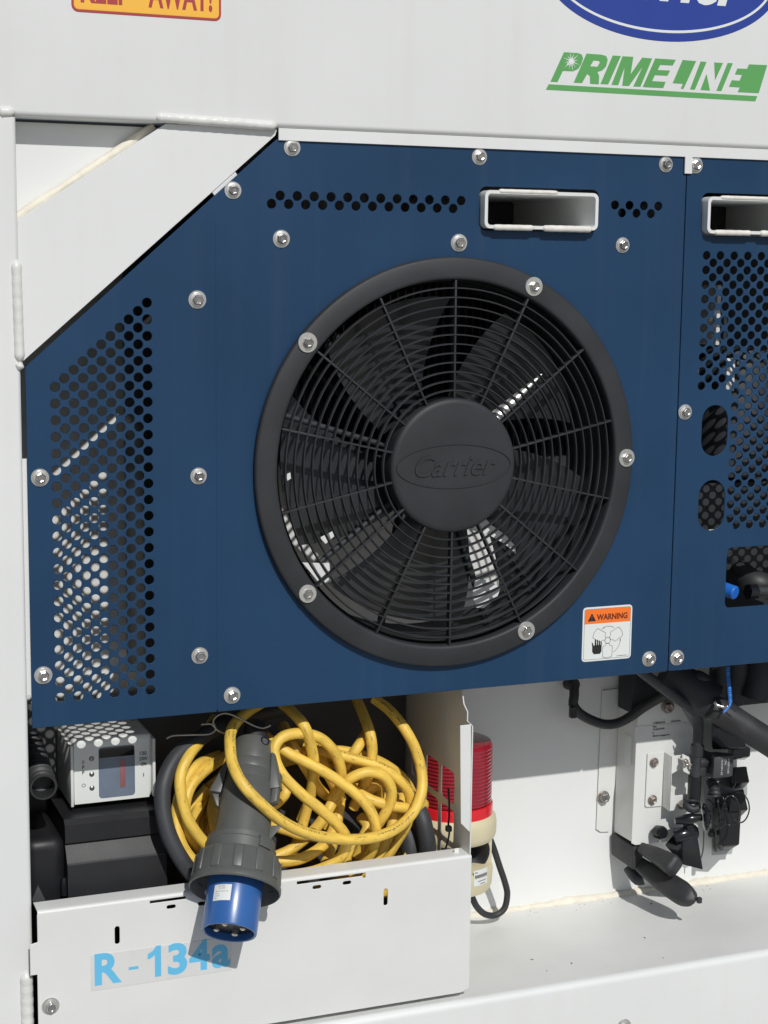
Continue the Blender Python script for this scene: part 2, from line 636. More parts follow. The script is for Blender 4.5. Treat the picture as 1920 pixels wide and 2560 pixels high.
def arc(cx, cz, r, a0, a1, n=6):
    return [(cx + r * math.cos(math.radians(a0 + (a1 - a0) * k / n)), cz + r * math.sin(math.radians(a0 + (a1 - a0) * k / n))) for k in range(n + 1)]


# upper panel with a rounded lower edge
extrude_x('upper_panel', [(YB, 1.15)] + arc(YB + 0.007, 0.4465, 0.007, 180, 270) + [(0.03, 0.4395)], -0.95, 1.0, 'white_paint', fr)
# white flange the blue panels are bolted under, with a tab hanging between the two
plate('top_flange', [(-0.247, 0.4392), (0.95, 0.4392), (0.95, 0.424), (0.3645, 0.424), (0.3645, 0.401), (0.3525, 0.401), (0.3525, 0.424), (-0.247, 0.424)],
      [], XZ(-0.0032), 0.0028, 'white_paint', fr)
# corner post with a rounded edge
bm = bmesh.new()
prof = [(-0.95, YP)] + [(x, y) for x, y in arc(-0.5840, YP + 0.006, 0.006, -90, 0)] + [(-0.5780, 0.03)]
lo = [bm.verts.new((x, y, -1.05)) for x, y in prof]
hi = [bm.verts.new((x, y, 0.4385)) for x, y in prof]
for k in range(len(prof) - 1):
    bm.faces.new((lo[k], lo[k + 1], hi[k + 1], hi[k]))
from_bm('corner_post', bm, 'white_paint', fr, angle=35)
# gusset plate across the corner, sheet set back behind it
plate('gusset_plate', [(-0.5778, 0.3165), (-0.3925, 0.4388), (-0.2470, 0.4388), (-0.2500, 0.4300), (-0.5778, 0.1430)], [], XZ(YG), 0.002, 'white_paint', fr, bev=0.0004)
plate('recess_sheet', [(-0.5778, 0.24), (-0.5778, 0.4388), (-0.36, 0.4388), (-0.36, 0.40)], [], XZ(0.032), 0.003, 'wall_paint', fr)
q = [(-0.5778, 0.004, 0.3155), (-0.3935, 0.004, 0.4375), (-0.3935, 0.032, 0.4375), (-0.5778, 0.032, 0.3155)]
q2 = [(x + 0.003, y, z - 0.004) for x, y, z in q]
hexa('gusset_return', q + q2, 'white_paint', fr, bev=0.0)
# welds
weld('weld_bead', (-0.4075, -0.0040, 0.4456), (-0.2500, -0.0040, 0.4415), 0.0060, fr)
weld('weld_bead', (-0.6011, -0.0040, 0.4437), (-0.5784, -0.0040, 0.4448), 0.0065, fr)
weld('weld_bead', (-0.3885, -0.0030, 0.4431), (-0.3832, -0.0040, 0.4447), 0.0080, fr)
weld('weld_bead', (-0.5813, -0.0050, 0.2691), (-0.5795, -0.0050, 0.1458), 0.0062, fr)
weld('weld_bead', (-0.5870, -0.0040, -0.6373), (-0.5868, -0.0040, -0.7553), 0.0085, fr)
weld('weld_bead', (-0.5780, -0.0050, 0.1458), (-0.5811, -0.0050, 0.1360), 0.0070, fr)
dg0, dg1 = Vector((-0.5770, 0.0275, 0.3195)), Vector((-0.4020, 0.0275, 0.4365))
tube('sealant_bead', [dg0.lerp(dg1, k / 40) for k in range(41)], 0.0060, 'sealant', fr, step=None, n=10, rf=lambda s, t: 0.85 + 0.2 * math.sin(s * 60) * math.sin(s * 23) + 0.1 * random.random())
box('seam_light_block', (0.3500, 0.004, -0.318), (0.3660, 0.006, 0.424), 'dark_inside', fr, bev=0)  # added strip stops sun leaking through the panel seam
# mounting tabs seen in the gap beside the blue panel
plate('mounting_tab', [(-0.590, 0.0255), (-0.560, 0.0255), (-0.560, -0.276), (-0.590, -0.276)], [], XZ(0.0035), 0.003, 'white_paint', fr)
t1 = Vector(((-0.3341, 0.0040, 0.3581)))
t2 = Vector(((-0.3026, 0.0040, 0.3829)))
dv = (t2 - t1).normalized()
nv = Vector((-dv.z, 0, dv.x))
tabpts = [t1 + nv * 0.010, t2 + nv * 0.010, t2 - nv * 0.016, t1 - nv * 0.016]
plate('mounting_tab', [(p.x, p.z) for p in tabpts], [], XZ(0.0035), 0.003, 'white_paint', fr)
# rear wall, floor, front of the ledge
plate('upper_rear_wall', [(-0.95, 0.6), (1.0, 0.6), (1.0, -0.36), (-0.95, -0.36)], [], XZ(0.280), 0.003, 'wall_paint', fr)
plate('rear_wall', [(-0.95, -0.3185), (1.0, -0.3185), (1.0, -0.80), (-0.95, -0.80)], [], XZ(WALL), 0.003, 'wall_paint', fr)
bm = bmesh.new()
bmesh.ops.create_grid(bm, x_segments=40, y_segments=8, size=0.5)
for v in bm.verts:
    v.co = Vector((-0.95 + (v.co.x + 0.5) * 1.95, -0.0195 + (v.co.y + 0.5) * (WALL + 0.019), FLOOR))
from_bm('floor', bm, 'floor_paint', fr)
extrude_x('ledge_front', [(-0.0195, FLOOR)] + [(y, z) for y, z in arc(-0.0195, FLOOR - 0.0105, 0.0105, 90, 180)] + [(-0.030, -1.05)], -0.5780, 1.0, 'white_paint', fr)
# caulk along the foot of the rear wall
cp = [(-0.62 + k * 0.006, WALL - 0.002 + random.uniform(-0.0008, 0.0008), FLOOR + 0.0005 + random.uniform(-0.0008, 0.0008)) for k in range(272)]
tube('sealant_bead', cp, 0.0080, 'sealant', fr, step=None, n=10, rf=lambda s, t: 0.78 + 0.22 * math.sin(s * 37) * math.sin(s * 11 + 1) + 0.22 * random.random() ** 2)
# dark inside of the machine: side wall, top, far end
box('side_wall', (-0.594, 0.012, -1.0), (-0.590, 0.279, 0.44), 'dark_inside', fr, bev=0)
box('inner_roof', (-0.59, 0.03, 0.436), (1.0, 0.279, 0.4385), 'dark_inside', fr, bev=0)
box('end_wall', (0.98, 0.012, -1.0), (0.984, 0.279, 0.44), 'dark_inside', fr, bev=0)


# fork pockets: square white tubes welded through the panels
def pocket(x0, x1, z0, z1):
    t = 0.0045
    V, F = [], []
    o = rrect(x0, x1, z0, z1, 0.008, 4)
    i = rrect(x0 + t, x1 - t, z0 + t, z1 - t, 0.0045, 4)
    n = len(o)
    for ring, y in ((o, 0.245), (o, -0.0125), (i, -0.0125), (i, 0.245)):
        V += [(x, y, z) for x, z in ring]
    for r in range(3):
        for k in range(n):
            k2 = (k + 1) % n
            F.append((r * n + k, r * n + k2, (r + 1) * n + k2, (r + 1) * n + k))
    p = mesh('fork_pocket', V, F, 'white_paint', fr, angle=35)
    mesh('end_plate', [(x0, 0.244, z0), (x1, 0.244, z0), (x1, 0.244, z1), (x0, 0.244, z1)], [(0, 1, 2, 3)], 'dark_inside', p)
    for a, b, c, r in ((x0 + 0.012, x0 + 0.075, z0 + 0.0015, 0.004), (x1 - 0.085, x1 - 0.008, z0 + 0.0015, 0.0045), (x0 + 0.02, x0 + 0.11, z1 - 0.001, 0.003)):
        weld('weld_bead', (a, -0.011, c), (b, -0.011, c), r, p, 'weld_cream')


pocket(0.0395, 0.2115, 0.3190, 0.3695)
pocket(0.3870, 0.5600, 0.3185, 0.3700)

# ================================================================== LETTERING ON THE UPPER PANEL
sg = plate('danger_sign', rrect(-0.5095, -0.3235, 0.5650, 0.700, 0.008), [], XZ(YB - 0.0004), 0.0004, 'sign_red')
tag(sg, 'yellow sign with red border reading KEEP AWAY, cut by the top of the picture', 'sign')
plate('sign_face', rrect(-0.5067, -0.3263, 0.5680, 0.697, 0.0055), [], XZ(YB - 0.0008), 0.0004, 'sign_yellow', sg)
lettering('lettering', 'KEEP', -0.4985, -0.4385, 0.5762, 0.6120, XZ(YB - 0.0008), 'sign_red', sg, bold=0.03)
lettering('lettering', 'AWAY!', -0.4155, -0.3350, 0.5753, 0.6110, XZ(YB - 0.0008), 'sign_red', sg, bold=0.03)

ov = plate('oval_emblem', ell(0.3070, 0.6707, 0.1885, 0.0922, 96), [], XZ(YB - 0.0004), 0.0004, 'logo_blue')
tag(ov, 'blue oval emblem with white line and white script above the green lettering', 'emblem')
plate('oval_line', ell(0.3070, 0.6710, 0.1775, 0.0812, 96), [ell(0.3070, 0.6710, 0.1738, 0.0775, 96)], XZ(YB - 0.0007), 0.0003, 'sticker_white', ov)
lettering('lettering', 'Carrier', 0.178, 0.440, 0.6310, 0.7080, XZ(YB - 0.0004), 'sticker_white', ov, bold=0.035, shear=0.35)

gm = bpy.data.objects.new('line_emblem', None)
gm.location = (0.3, YB, 0.51)
COL.objects.link(gm)
tag(gm, 'green slanted lettering PRIMELINE over a green bar on the white panel', 'emblem')


def flat(pts):
    return [(p[0], p[2]) for p in pts]


GX = XZ(YB - 0.0004)
LETTERS = [
    [[(0.1552, -0.0100, 0.5553), (0.1765, -0.0100, 0.5554), (0.1823, -0.0100, 0.5536), (0.1845, -0.0100, 0.5488), (0.1817, -0.0100, 0.5406), (0.1772, -0.0100, 0.5345), (0.1697, -0.0100, 0.5311), (0.1543, -0.0100, 0.5308), (0.1466, -0.0100, 0.5157), (0.1360, -0.0100, 0.5157)], [[(0.1631, -0.0100, 0.5458), (0.1706, -0.0100, 0.5459), (0.1724, -0.0100, 0.5437), (0.1688, -0.0100, 0.5387), (0.1594, -0.0100, 0.5385)]]],
    [[(0.1895, -0.0100, 0.5554), (0.2123, -0.0100, 0.5553), (0.2196, -0.0100, 0.5539), (0.2223, -0.0100, 0.5491), (0.2201, -0.0100, 0.5400), (0.2141, -0.0100, 0.5344), (0.2069, -0.0100, 0.5322), (0.2098, -0.0100, 0.5270), (0.2097, -0.0100, 0.5159), (0.1964, -0.0100, 0.5159), (0.1957, -0.0100, 0.5262), (0.1914, -0.0100, 0.5287), (0.1840, -0.0100, 0.5164), (0.1712, -0.0100, 0.5161)], [[(0.2007, -0.0100, 0.5470), (0.2091, -0.0100, 0.5469), (0.2104, -0.0100, 0.5449), (0.2068, -0.0100, 0.5390), (0.1956, -0.0100, 0.5391)]]],
    [[(0.2300, -0.0100, 0.5552), (0.2426, -0.0100, 0.5552), (0.2243, -0.0100, 0.5166), (0.2122, -0.0100, 0.5164)], []],
    [[(0.2452, -0.0100, 0.5550), (0.2620, -0.0100, 0.5552), (0.2587, -0.0100, 0.5317), (0.2760, -0.0100, 0.5549), (0.2918, -0.0100, 0.5547), (0.2748, -0.0100, 0.5159), (0.2636, -0.0100, 0.5157), (0.2774, -0.0100, 0.5431), (0.2568, -0.0100, 0.5161), (0.2462, -0.0100, 0.5159), (0.2491, -0.0100, 0.5407), (0.2399, -0.0100, 0.5163), (0.2294, -0.0100, 0.5162)], []],
    [[(0.2967, -0.0100, 0.5550), (0.3296, -0.0100, 0.5550), (0.3248, -0.0100, 0.5471), (0.3050, -0.0100, 0.5468), (0.3010, -0.0100, 0.5397), (0.3210, -0.0100, 0.5400), (0.3170, -0.0100, 0.5329), (0.2970, -0.0100, 0.5326), (0.2930, -0.0100, 0.5244), (0.3145, -0.0100, 0.5244), (0.3110, -0.0100, 0.5159), (0.2784, -0.0100, 0.5157)], []],
    [[(0.3404, -0.0100, 0.5553), (0.3622, -0.0100, 0.5550), (0.3435, -0.0100, 0.5164), (0.3391, -0.0100, 0.5165), (0.3423, -0.0100, 0.5233), (0.3258, -0.0100, 0.5232)], []],
    [[(0.3696, -0.0100, 0.5550), (0.3791, -0.0100, 0.5548), (0.3618, -0.0100, 0.5162), (0.3539, -0.0100, 0.5162)], []],
    [[(0.3798, -0.0100, 0.5386), (0.3864, -0.0100, 0.5163), (0.3710, -0.0100, 0.5163)], []],
    [[(0.3916, -0.0100, 0.5548), (0.4060, -0.0100, 0.5548), (0.3941, -0.0100, 0.5307)], []],
    [[(0.4137, -0.0100, 0.5553), (0.4222, -0.0100, 0.5553), (0.4052, -0.0100, 0.5164), (0.3970, -0.0100, 0.5164)], []],
    [[(0.4490, -0.0100, 0.5553), (0.4794, -0.0100, 0.5559), (0.4672, -0.0100, 0.5165), (0.4319, -0.0100, 0.5163), (0.4354, -0.0100, 0.5229), (0.4175, -0.0100, 0.5230), (0.4215, -0.0100, 0.5321), (0.4345, -0.0100, 0.5320), (0.4381, -0.0100, 0.5403), (0.4262, -0.0100, 0.5404), (0.4301, -0.0100, 0.5486), (0.4459, -0.0100, 0.5489)], []],
    [[(0.1333, -0.0100, 0.5121), (0.4652, -0.0100, 0.5123), (0.4620, -0.0100, 0.5050), (0.1294, -0.0100, 0.5048)], []],
]
for outl, holes in LETTERS:
    plate('letter', flat(outl), [flat(h) for h in holes], GX, 0.0004, 'logo_green', gm, bev=0.00004)
# the little star cut into the first letter
star_c = (0.1665, -0.0102, 0.5439)
for k in range(12):
    a = k * math.pi / 6 + 0.2
    L_ = 0.0145 if k % 2 else 0.0115
    dx, dz = math.cos(a), math.sin(a)
    plate('star_ray', [(star_c[0] + dx * L_, star_c[2] + dz * L_), (star_c[0] - dz * 0.0009, star_c[2] + dx * 0.0009), (star_c[0] + dz * 0.0009, star_c[2] - dx * 0.0009)],
          [], XZ(YB - 0.0007), 0.0003, 'white_paint', gm, bev=0.00003)
plate('star_core', circ(star_c[0], star_c[2], 0.004, 12), [], XZ(YB - 0.0008), 0.0003, 'white_paint', gm, bev=0.00003)

# ================================================================== BLUE PANELS
HR = 0.00615
holes = []
for k in range(11):                                   # perforated wing beside the post
    top = 0.2180 - k * 0.0104
    zb = -0.2812 + (0.0104 if k % 2 else 0)
    z = top
    while z > zb - 0.004:
        holes.append(circ(-0.4190 - k * 0.01169, z, HR))
        z -= 0.0208
for k in range(12):                                   # two staggered rows along the top
    holes.append(circ(-0.2438 + 0.0231 * k, 0.3548, HR))
    holes.append(circ(-0.2438 - 0.01155 + 0.0231 * k, 0.3442, HR))
for k in range(4):
    holes.append(circ(0.2445 + 0.0231 * k, 0.3548, HR))
    if k < 3:
        holes.append(circ(0.2445 + 0.01155 + 0.0231 * k, 0.3442, HR))
holes.append(rrect(0.0370, 0.2185, 0.3165, 0.3745, 0.010))
holes.append(circ(0, 0, 0.262, 96))
fp = plate('blue_cover', [(-0.2486, 0.4254), (0.3522, 0.4254), (0.3522, 0.4000), (0.3572, 0.4000), (0.3572, -0.3160), (0.3550, -0.3185), (-0.3285, -0.3185), (-0.3285, -0.3160),
                         (-0.3300, -0.3160), (-0.3300, -0.3185), (-0.5720, -0.3185), (-0.5720, 0.1390)], holes, XZ(0.0), 0.0022, 'blue_paint', bev=0.0006)
tag(fp, 'large dark blue perforated sheet metal panel around the round fan grille', 'panel')
for px, pz in ((-0.2282, 0.0000, 0.4156)[::2], (0.0354, 0.0000, 0.4132)[::2], (0.3228, 0.0000, 0.4128)[::2], (-0.3069, 0.0000, 0.3597)[::2], (-0.2424, 0.0000, 0.3002)[::2], (0.0078, 0.0000, 0.2992)[::2], (0.2580, 0.0000, 0.3000)[::2],
               (-0.3541, 0.0000, 0.2222)[::2], (-0.3536, 0.0000, -0.0033)[::2], (-0.5565, 0.0000, 0.0019)[::2], (-0.5571, 0.0000, -0.2502)[::2], (-0.3531, 0.0000, -0.2404)[::2], (-0.3092, 0.0000, -0.2975)[::2], (0.3245, 0.0000, -0.2971)[::2]):
    bolt(fp, px, 0.0, pz)
# shallow fold line in the sheet
box('fold_line', (-0.32965, -0.0004, -0.3155), (-0.32905, 0.0, 0.32), 'blue_paint', fp, bev=0)

holes = []
for k in range(22):
    x = 0.396 + 0.01155 * k
    z = 0.2876 - (0.01035 if k % 2 else 0)
    end = 0.097 if k < 5 else (-0.100 if k % 2 else -0.112)
    while z > end:
        holes.append(circ(x, z, HR, 16))
        z -= 0.0207
st = []


def stadium(cx, z0, z1, r):
    n = 10
    return [(cx + r * math.cos(math.pi * k / n), z1 - r + r * math.sin(math.pi * k / n)) for k in range(n + 1)] + \
           [(cx - r * math.cos(math.pi * k / n), z0 + r - r * math.sin(math.pi * k / n)) for k in range(n + 1)]


holes.append(stadium(0.4213, -0.0014, 0.0731, 0.0219))
holes.append(stadium(0.4212, -0.1115, -0.0368, 0.0222))
holes.append(rrect(0.4515, 0.70, -0.2297, -0.1391, 0.008))
holes.append(rrect(0.3845, 0.566, 0.3160, 0.3755, 0.010))
rp = plate('blue_cover', [(0.3585, 0.4000), (0.3645, 0.4000), (0.3645, 0.4254), (0.80, 0.4254), (0.80, -0.3185), (0.3605, -0.3185), (0.3585, -0.3165)], holes, XZ(0.0), 0.0022, 'blue_paint', bev=0.0006)
tag(rp, 'dark blue perforated panel with two oval slots, beyond the seam', 'panel')
for px, pz in ((0.3710, 0.0000, 0.4133)[::2], (0.3695, 0.0000, 0.0641)[::2], (0.3720, 0.0000, -0.2990)[::2]):
    bolt(rp, px, 0.0, pz)

# ================================================================== WARNING STICKER
WM = XZ(-0.0004)
ws = plate('warning_sticker', rrect(0.2129, 0.2938, -0.2936, -0.2137, 0.0055), [], WM, 0.0004, 'sticker_white')
tag(ws, 'white and orange WARNING sticker with a fan and hand symbol on blue panel', 'sticker')
plate('orange_band', [(0.2158, -0.2382), (0.2909, -0.2382), (0.2909, -0.2195)] + [(0.2909 - 0.003 + 0.003 * math.cos(math.radians(a)), -0.2195 + 0.003 * math.sin(math.radians(a))) for a in (30, 60, 90)]
      + [(0.2158 + 0.003 + 0.003 * math.cos(math.radians(a)), -0.2195 + 0.003 * math.sin(math.radians(a))) for a in (90, 120, 150)] + [(0.2158, -0.2195)],
      [], XZ(-0.0007), 0.0003, 'orange', ws, bev=0.00003)
WT = XZ(-0.0010)
plate('border_line', rrect(0.2155, 0.2912, -0.2909, -0.2163, 0.003), [rrect(0.2159, 0.2908, -0.2905, -0.2167, 0.0028)], XZ(-0.0009), 0.0003, 'ink_grey', ws, bev=0.00002)
lettering('lettering', 'WARNING', 0.2355, 0.2856, -0.2333, -0.2245, WT, 'ink_brown', ws, bold=0.02)
plate('alert_triangle', [(0.2215, -0.2343), (0.2335, -0.2343), (0.2338, -0.2338), (0.2279, -0.2231), (0.2271, -0.2231), (0.2212, -0.2338)],
      [[(0.2271, -0.2262), (0.2279, -0.2262), (0.2277, -0.2312), (0.2273, -0.2312)], circ(0.2275, -0.2325, 0.0005, 8)], WT, 0.0003, 'ink', ws, bev=0.00002)


def blade_ring(a, cx, cz, grow):
    base = [(0.0032, 0.0045), (0.0036, 0.0075), (0.0078, 0.0085), (0.0082, 0.0100), (0.0080, 0.0230), (0.0070, 0.0248), (0.0, 0.0262)]
    pts = [(-x, y) for x, y in base] + [(x, y) for x, y in reversed(base[:-1])]
    c, s = math.cos(a), math.sin(a)
    mx, my = 0, 0.0155
    out = []
    for x, y in pts:
        x2 = x * (1 - grow / 0.008)
        y2 = my + (y - my) * (1 - grow / 0.0105)
        out.append((cx + x2 * c - y2 * s, cz + x2 * s + y2 * c))
    return out


FX, FZ = 0.2545, -0.2640
for k, a in enumerate((math.pi, math.pi / 3 * 1.0, -math.pi / 3 * 1.0)):
    plate('blade_outline', blade_ring(a, FX, FZ, 0), [blade_ring(a, FX, FZ, 0.0005)], WT, 0.0003, 'ink_grey', ws, bev=0.00002)
plate('hub_outline', circ(FX, FZ, 0.0046, 24), [circ(FX, FZ, 0.0041, 24)], WT, 0.0003, 'ink_grey', ws, bev=0.00002)


def arcband(cx, cz, r, w, a0, a1, n=14):
    o = [(cx + (r + w) * math.cos(math.radians(a0 + (a1 - a0) * k / n)), cz + (r + w) * math.sin(math.radians(a0 + (a1 - a0) * k / n))) for k in range(n + 1)]
    i = [(cx + r * math.cos(math.radians(a1 - (a1 - a0) * k / n)), cz + r * math.sin(math.radians(a1 - (a1 - a0) * k / n))) for k in range(n + 1)]
    return o + i


plate('turn_arrow', arcband(FX, FZ, 0.0205, 0.0005, 62, 112), [], WT, 0.0003, 'ink_grey', ws, bev=0.00002)
plate('turn_arrow', arcband(FX, FZ, 0.0205, 0.0005, -62, 2), [], WT, 0.0003, 'ink_grey', ws, bev=0.00002)
plate('arrow_head', [(0.2440, -0.2472), (0.2482, -0.2438), (0.2490, -0.2454)], [], WT, 0.0003, 'ink_grey', ws, bev=0.00002)
plate('arrow_head', [(0.2752, -0.2616), (0.2742, -0.2662), (0.2760, -0.2660)], [], WT, 0.0003, 'ink_grey', ws, bev=0.00002)
hand = [(0.2318, -0.2830), (0.2428, -0.2830), (0.2432, -0.2815), (0.2446, -0.2800), (0.2448, -0.2665), (0.2434, -0.2640), (0.2432, -0.2700), (0.2424, -0.2700), (0.2420, -0.2640), (0.2404, -0.2632),
        (0.2402, -0.2700), (0.2392, -0.2700), (0.2388, -0.2628), (0.2372, -0.2620), (0.2370, -0.2700), (0.2360, -0.2700), (0.2355, -0.2616), (0.2336, -0.2608), (0.2334, -0.2700), (0.2318, -0.2706),
        (0.2298, -0.2660), (0.2284, -0.2654), (0.2294, -0.2715), (0.2296, -0.2795), (0.2316, -0.2815)]
plate('hand_symbol', hand, [], WT, 0.0003, 'ink', ws, bev=0.00002)
lettering('lettering', '62-11834-00 REV A', 0.2700, 0.2880, -0.2885, -0.2874, WT, 'ink_grey', ws)

# ================================================================== FAN GRILLE
gr = thing('fan_grille', 'round black plastic fan guard with concentric rings and embossed hub cap', 'fan grille', (0, 0, -0.28))
FM = Matrix(((1, 0, 0, 0), (0, 0, -1, 0), (0, 1, 0, 0), (0, 0, 0, 1)))      # local z -> out of the unit (-Y)
rim = lathe('rim', [(0.2790, 0.0003), (0.2806, 0.003), (0.2804, 0.0085), (0.2792, 0.0108), (0.2770, 0.0118), (0.2556, 0.0132), (0.2528, 0.0128), (0.2510, 0.0112), (0.2502, 0.0070),
                    (0.2485, -0.0300), (0.2455, -0.0300), (0.2460, 0.0)], FM, 'black_plastic', gr, n=128, angle=50)


def dome(r):
    return 0.0122 + 0.0015 * (0.2400 - r) / (0.2400 - 0.0920)


for i in range(12):
    r = 0.2392 - i * 0.01245
    h = dome(r)
    w = 0.00095
    lathe('ring', [(r - w, h - 0.0005), (r - w * 0.6, h), (r + w * 0.6, h), (r + w, h - 0.0005), (r + w * 1.2, h - 0.0062), (r - w * 1.2, h - 0.0062)], FM, 'grille_plastic', gr, n=112, closed=True, angle=50)
for k in range(14):
    a = math.pi / 2 + 2 * math.pi * k / 14
    r0, r1 = 0.088, 0.2500
    t = 0.0013
    pts = []
    for r, dz in ((r0, 0.0006), (r0, 0.0110), (r1, 0.0110), (r1, 0.0006)):
        pts.append((r, dome(r) - dz))
    V = []
    for s in (-t, t):
        for r, h in pts:
            V.append(FM @ Vector((r * math.cos(a) - s * math.sin(a), r * math.sin(a) + s * math.cos(a), h)))
    hexa('spoke', V[:4] + V[4:], 'grille_plastic', gr, bev=0.0004)
hub = lathe('hub_cap', [(0.0, 0.0172), (0.050, 0.0172), (0.0840, 0.0169), (0.0885, 0.0160), (0.0912, 0.0140), (0.0920, 0.0110), (0.0920, -0.0100), (0.088, -0.0110), (0.0, -0.011)], FM, 'black_plastic', gr, n=96, angle=45)
plate('emblem_line', ell(-0.0005, -0.0005, 0.0850, 0.0305, 80), [ell(-0.0005, -0.0005, 0.0838, 0.0293, 80)], XZ(-0.0184), 0.0014, 'black_plastic', hub, bev=0.0003)
lettering('emblem_lettering', 'Carrier', -0.0585, 0.0620, -0.0135, 0.0150, XZ(-0.0171), 'black_plastic', hub, bold=0.012, shear=0.38, th=0.0019)
for px, pz in ((0.2683, 0.0022), (0.1150, 0.2420), (-0.2104, 0.1677), (-0.2086, -0.1644), (0.1162, -0.2375)):
    bolt(gr, px, -0.0124, pz, WIDE)

# ================================================================== FAN AND WHAT STANDS BEHIND IT
fan = thing('condenser_fan', 'dark fan with broad blades turning behind the black grille', 'fan', (0, 0.06, -0.23))
for k in range(5):
    a0 = math.radians(-112.26 + 72 * k)
    V, F = [], []
    nr, nt = 10, 8
    for side in (0, 1):
        for i in range(nr + 1):
            r = 0.066 + (0.2267 - 0.066) * i / nr
            for j in range(nt + 1):
                t = j / nt
                ang = a0 + math.radians(52.98 * t - 20.26 * (i / nr))
                y = 0.0638 - 0.0233 * t - 0.003 * math.sin(math.pi * t) + (0.002 if side else 0)
                V.append((r * math.cos(ang), y, r * math.sin(ang)))
    s = (nr + 1) * (nt + 1)
    for side in (0, 1):
        for i in range(nr):
            for j in range(nt):
                a = side * s + i * (nt + 1) + j
                F.append((a, a + 1, a + nt + 2, a + nt + 1))
    for i in range(nr):
        for j in (0, nt):
            a = i * (nt + 1) + j
            F.append((a, a + nt + 1, a + nt + 1 + s, a + s))
    for j in range(nt):
        for i in (0, nr):
            a = i * (nt + 1) + j
            F.append((a, a + 1, a + 1 + s, a + s))
    mesh('blade', V, F, 'blade', fan, angle=40)
lathe('fan_hub', [(0.0, -0.024), (0.060, -0.024), (0.072, -0.030), (0.074, -0.095), (0.0, -0.095)], FM, 'blade', fan, n=48)
lathe('shroud', [(0.2475, -0.012), (0.2475, -0.125), (0.2505, -0.125), (0.2505, -0.012)], FM, 'dark_inside', fan, n=96, closed=True)
lathe('motor', [(0.0, -0.096), (0.058, -0.096), (0.062, -0.102), (0.062, -0.190), (0.0, -0.190)], FM, 'dark_inside', fan, n=40)
for a in (0.35, 2.45, 4.55):
    tube('motor_strut', [(0.05 * math.cos(a), 0.145, 0.05 * math.sin(a)), (0.26 * math.cos(a), 0.145, 0.26 * math.sin(a))], 0.006, 'dark_inside', fan, step=None)

coil = thing('condenser_coil', 'dim metal finned coil behind the upper fan blades', 'coil', (0, 0.21, -0.02))
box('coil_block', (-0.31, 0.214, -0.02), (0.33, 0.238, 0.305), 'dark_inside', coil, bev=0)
for k in range(52):
    box('fin', (-0.30 + k * 0.012, 0.196, -0.02), (-0.2994 + k * 0.012, 0.2135, 0.305), 'coil_fin', coil, bev=0)
for a in (-72, -51, -143, 163):                         # dark struts added to carry the white patch plates
    c_, s_ = math.cos(math.radians(a)), math.sin(math.radians(a))
    tube('added_stay', [(0.085 * c_, 0.034, 0.085 * s_), (0.249 * c_, 0.034, 0.249 * s_)], 0.0042, 'dark_inside', fan, step=None)
for ring in ([(0.0556, 0.0270, -0.1670), (0.0801, 0.0270, -0.1719), (0.0947, 0.0270, -0.1833), (0.0890, 0.0270, -0.1968), (0.0689, 0.0270, -0.2102), (0.0576, 0.0270, -0.2087), (0.0505, 0.0270, -0.1902)],
             [(0.0466, 0.0270, -0.0954), (0.0686, 0.0270, -0.0817), (0.0789, 0.0270, -0.0918), (0.1003, 0.0270, -0.1066), (0.1159, 0.0270, -0.1229), (0.1177, 0.0270, -0.1345), (0.0976, 0.0270, -0.1186), (0.0748, 0.0270, -0.1054), (0.0541, 0.0270, -0.0995)],
             [(-0.2023, 0.0270, -0.1297), (-0.1636, 0.0270, -0.1328), (-0.1609, 0.0270, -0.1583), (-0.1766, 0.0270, -0.1614)],
             [(-0.1777, 0.0270, -0.0970), (-0.1597, 0.0270, -0.0893), (-0.1569, 0.0270, -0.0960), (-0.1693, 0.0270, -0.1060)],
             [(-0.2266, 0.0270, -0.0093), (-0.2198, 0.0270, -0.0069), (-0.2188, 0.0270, -0.0148), (-0.2238, 0.0270, -0.0178)]):
    plate('sunlit_patch_plate', flat(ring), [], XZ(0.027), 0.002, 'wall_paint', fan)  # added white plates imitate sunlit patches between the blades
ca_, sa_ = math.cos(math.radians(39)), math.sin(math.radians(39))
tube('glint_bar', [(r * ca_, 0.017 + 0.05 * (r - 0.09), r * sa_) for r in (0.088, 0.11, 0.13, 0.15, 0.17, 0.19)], 0.0110, 'washer_steel', fan, n=14, rf=lambda s, t: 1.0 - 0.85 * t, flat=0.6)  # added bright tapered bar imitates the sun glints beside the hub
eb = box('equipment_case', (-0.395, 0.13, -0.30), (-0.275, 0.245, 0.40), 'black_box')
tag(eb, 'black equipment case standing behind the perforated blue wing', 'case')

# things behind the right panel
rq = thing('valve_manifold', 'black valve fittings with a blue cap behind the square panel opening', 'valve', (0.52, 0.1, -0.24))
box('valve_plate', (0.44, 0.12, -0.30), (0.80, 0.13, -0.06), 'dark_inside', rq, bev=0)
cap_c = Vector(((0.4895, 0.0300, -0.2150)))
lathe('blue_cap', [(0.0, 0.0), (0.0092, 0.0), (0.0105, -0.0015), (0.0108, -0.020), (0.0108, -0.032)], frame(cap_c, (0.42, -0.88, -0.15)), 'cap_blue', rq, n=32)
tube('valve_stem', [cap_c + Vector((-0.012, 0.03, 0.005)), cap_c + Vector((-0.04, 0.10, 0.02))], 0.009, 'black_rubber', rq, step=None)
tube('hose', [(0.5425, 0.1000, -0.1977), (0.5408, 0.0750, -0.2057), (0.5489, 0.0600, -0.2097), (0.5748, 0.0600, -0.2175), (0.5971, 0.0600, -0.2252)], 0.020, 'black_rubber', rq)
tube('hose_nut', [(0.5144, 0.0350, -0.2154), (0.5287, 0.0350, -0.2163)], 0.0125, 'black_gloss', rq, step=None, n=6)
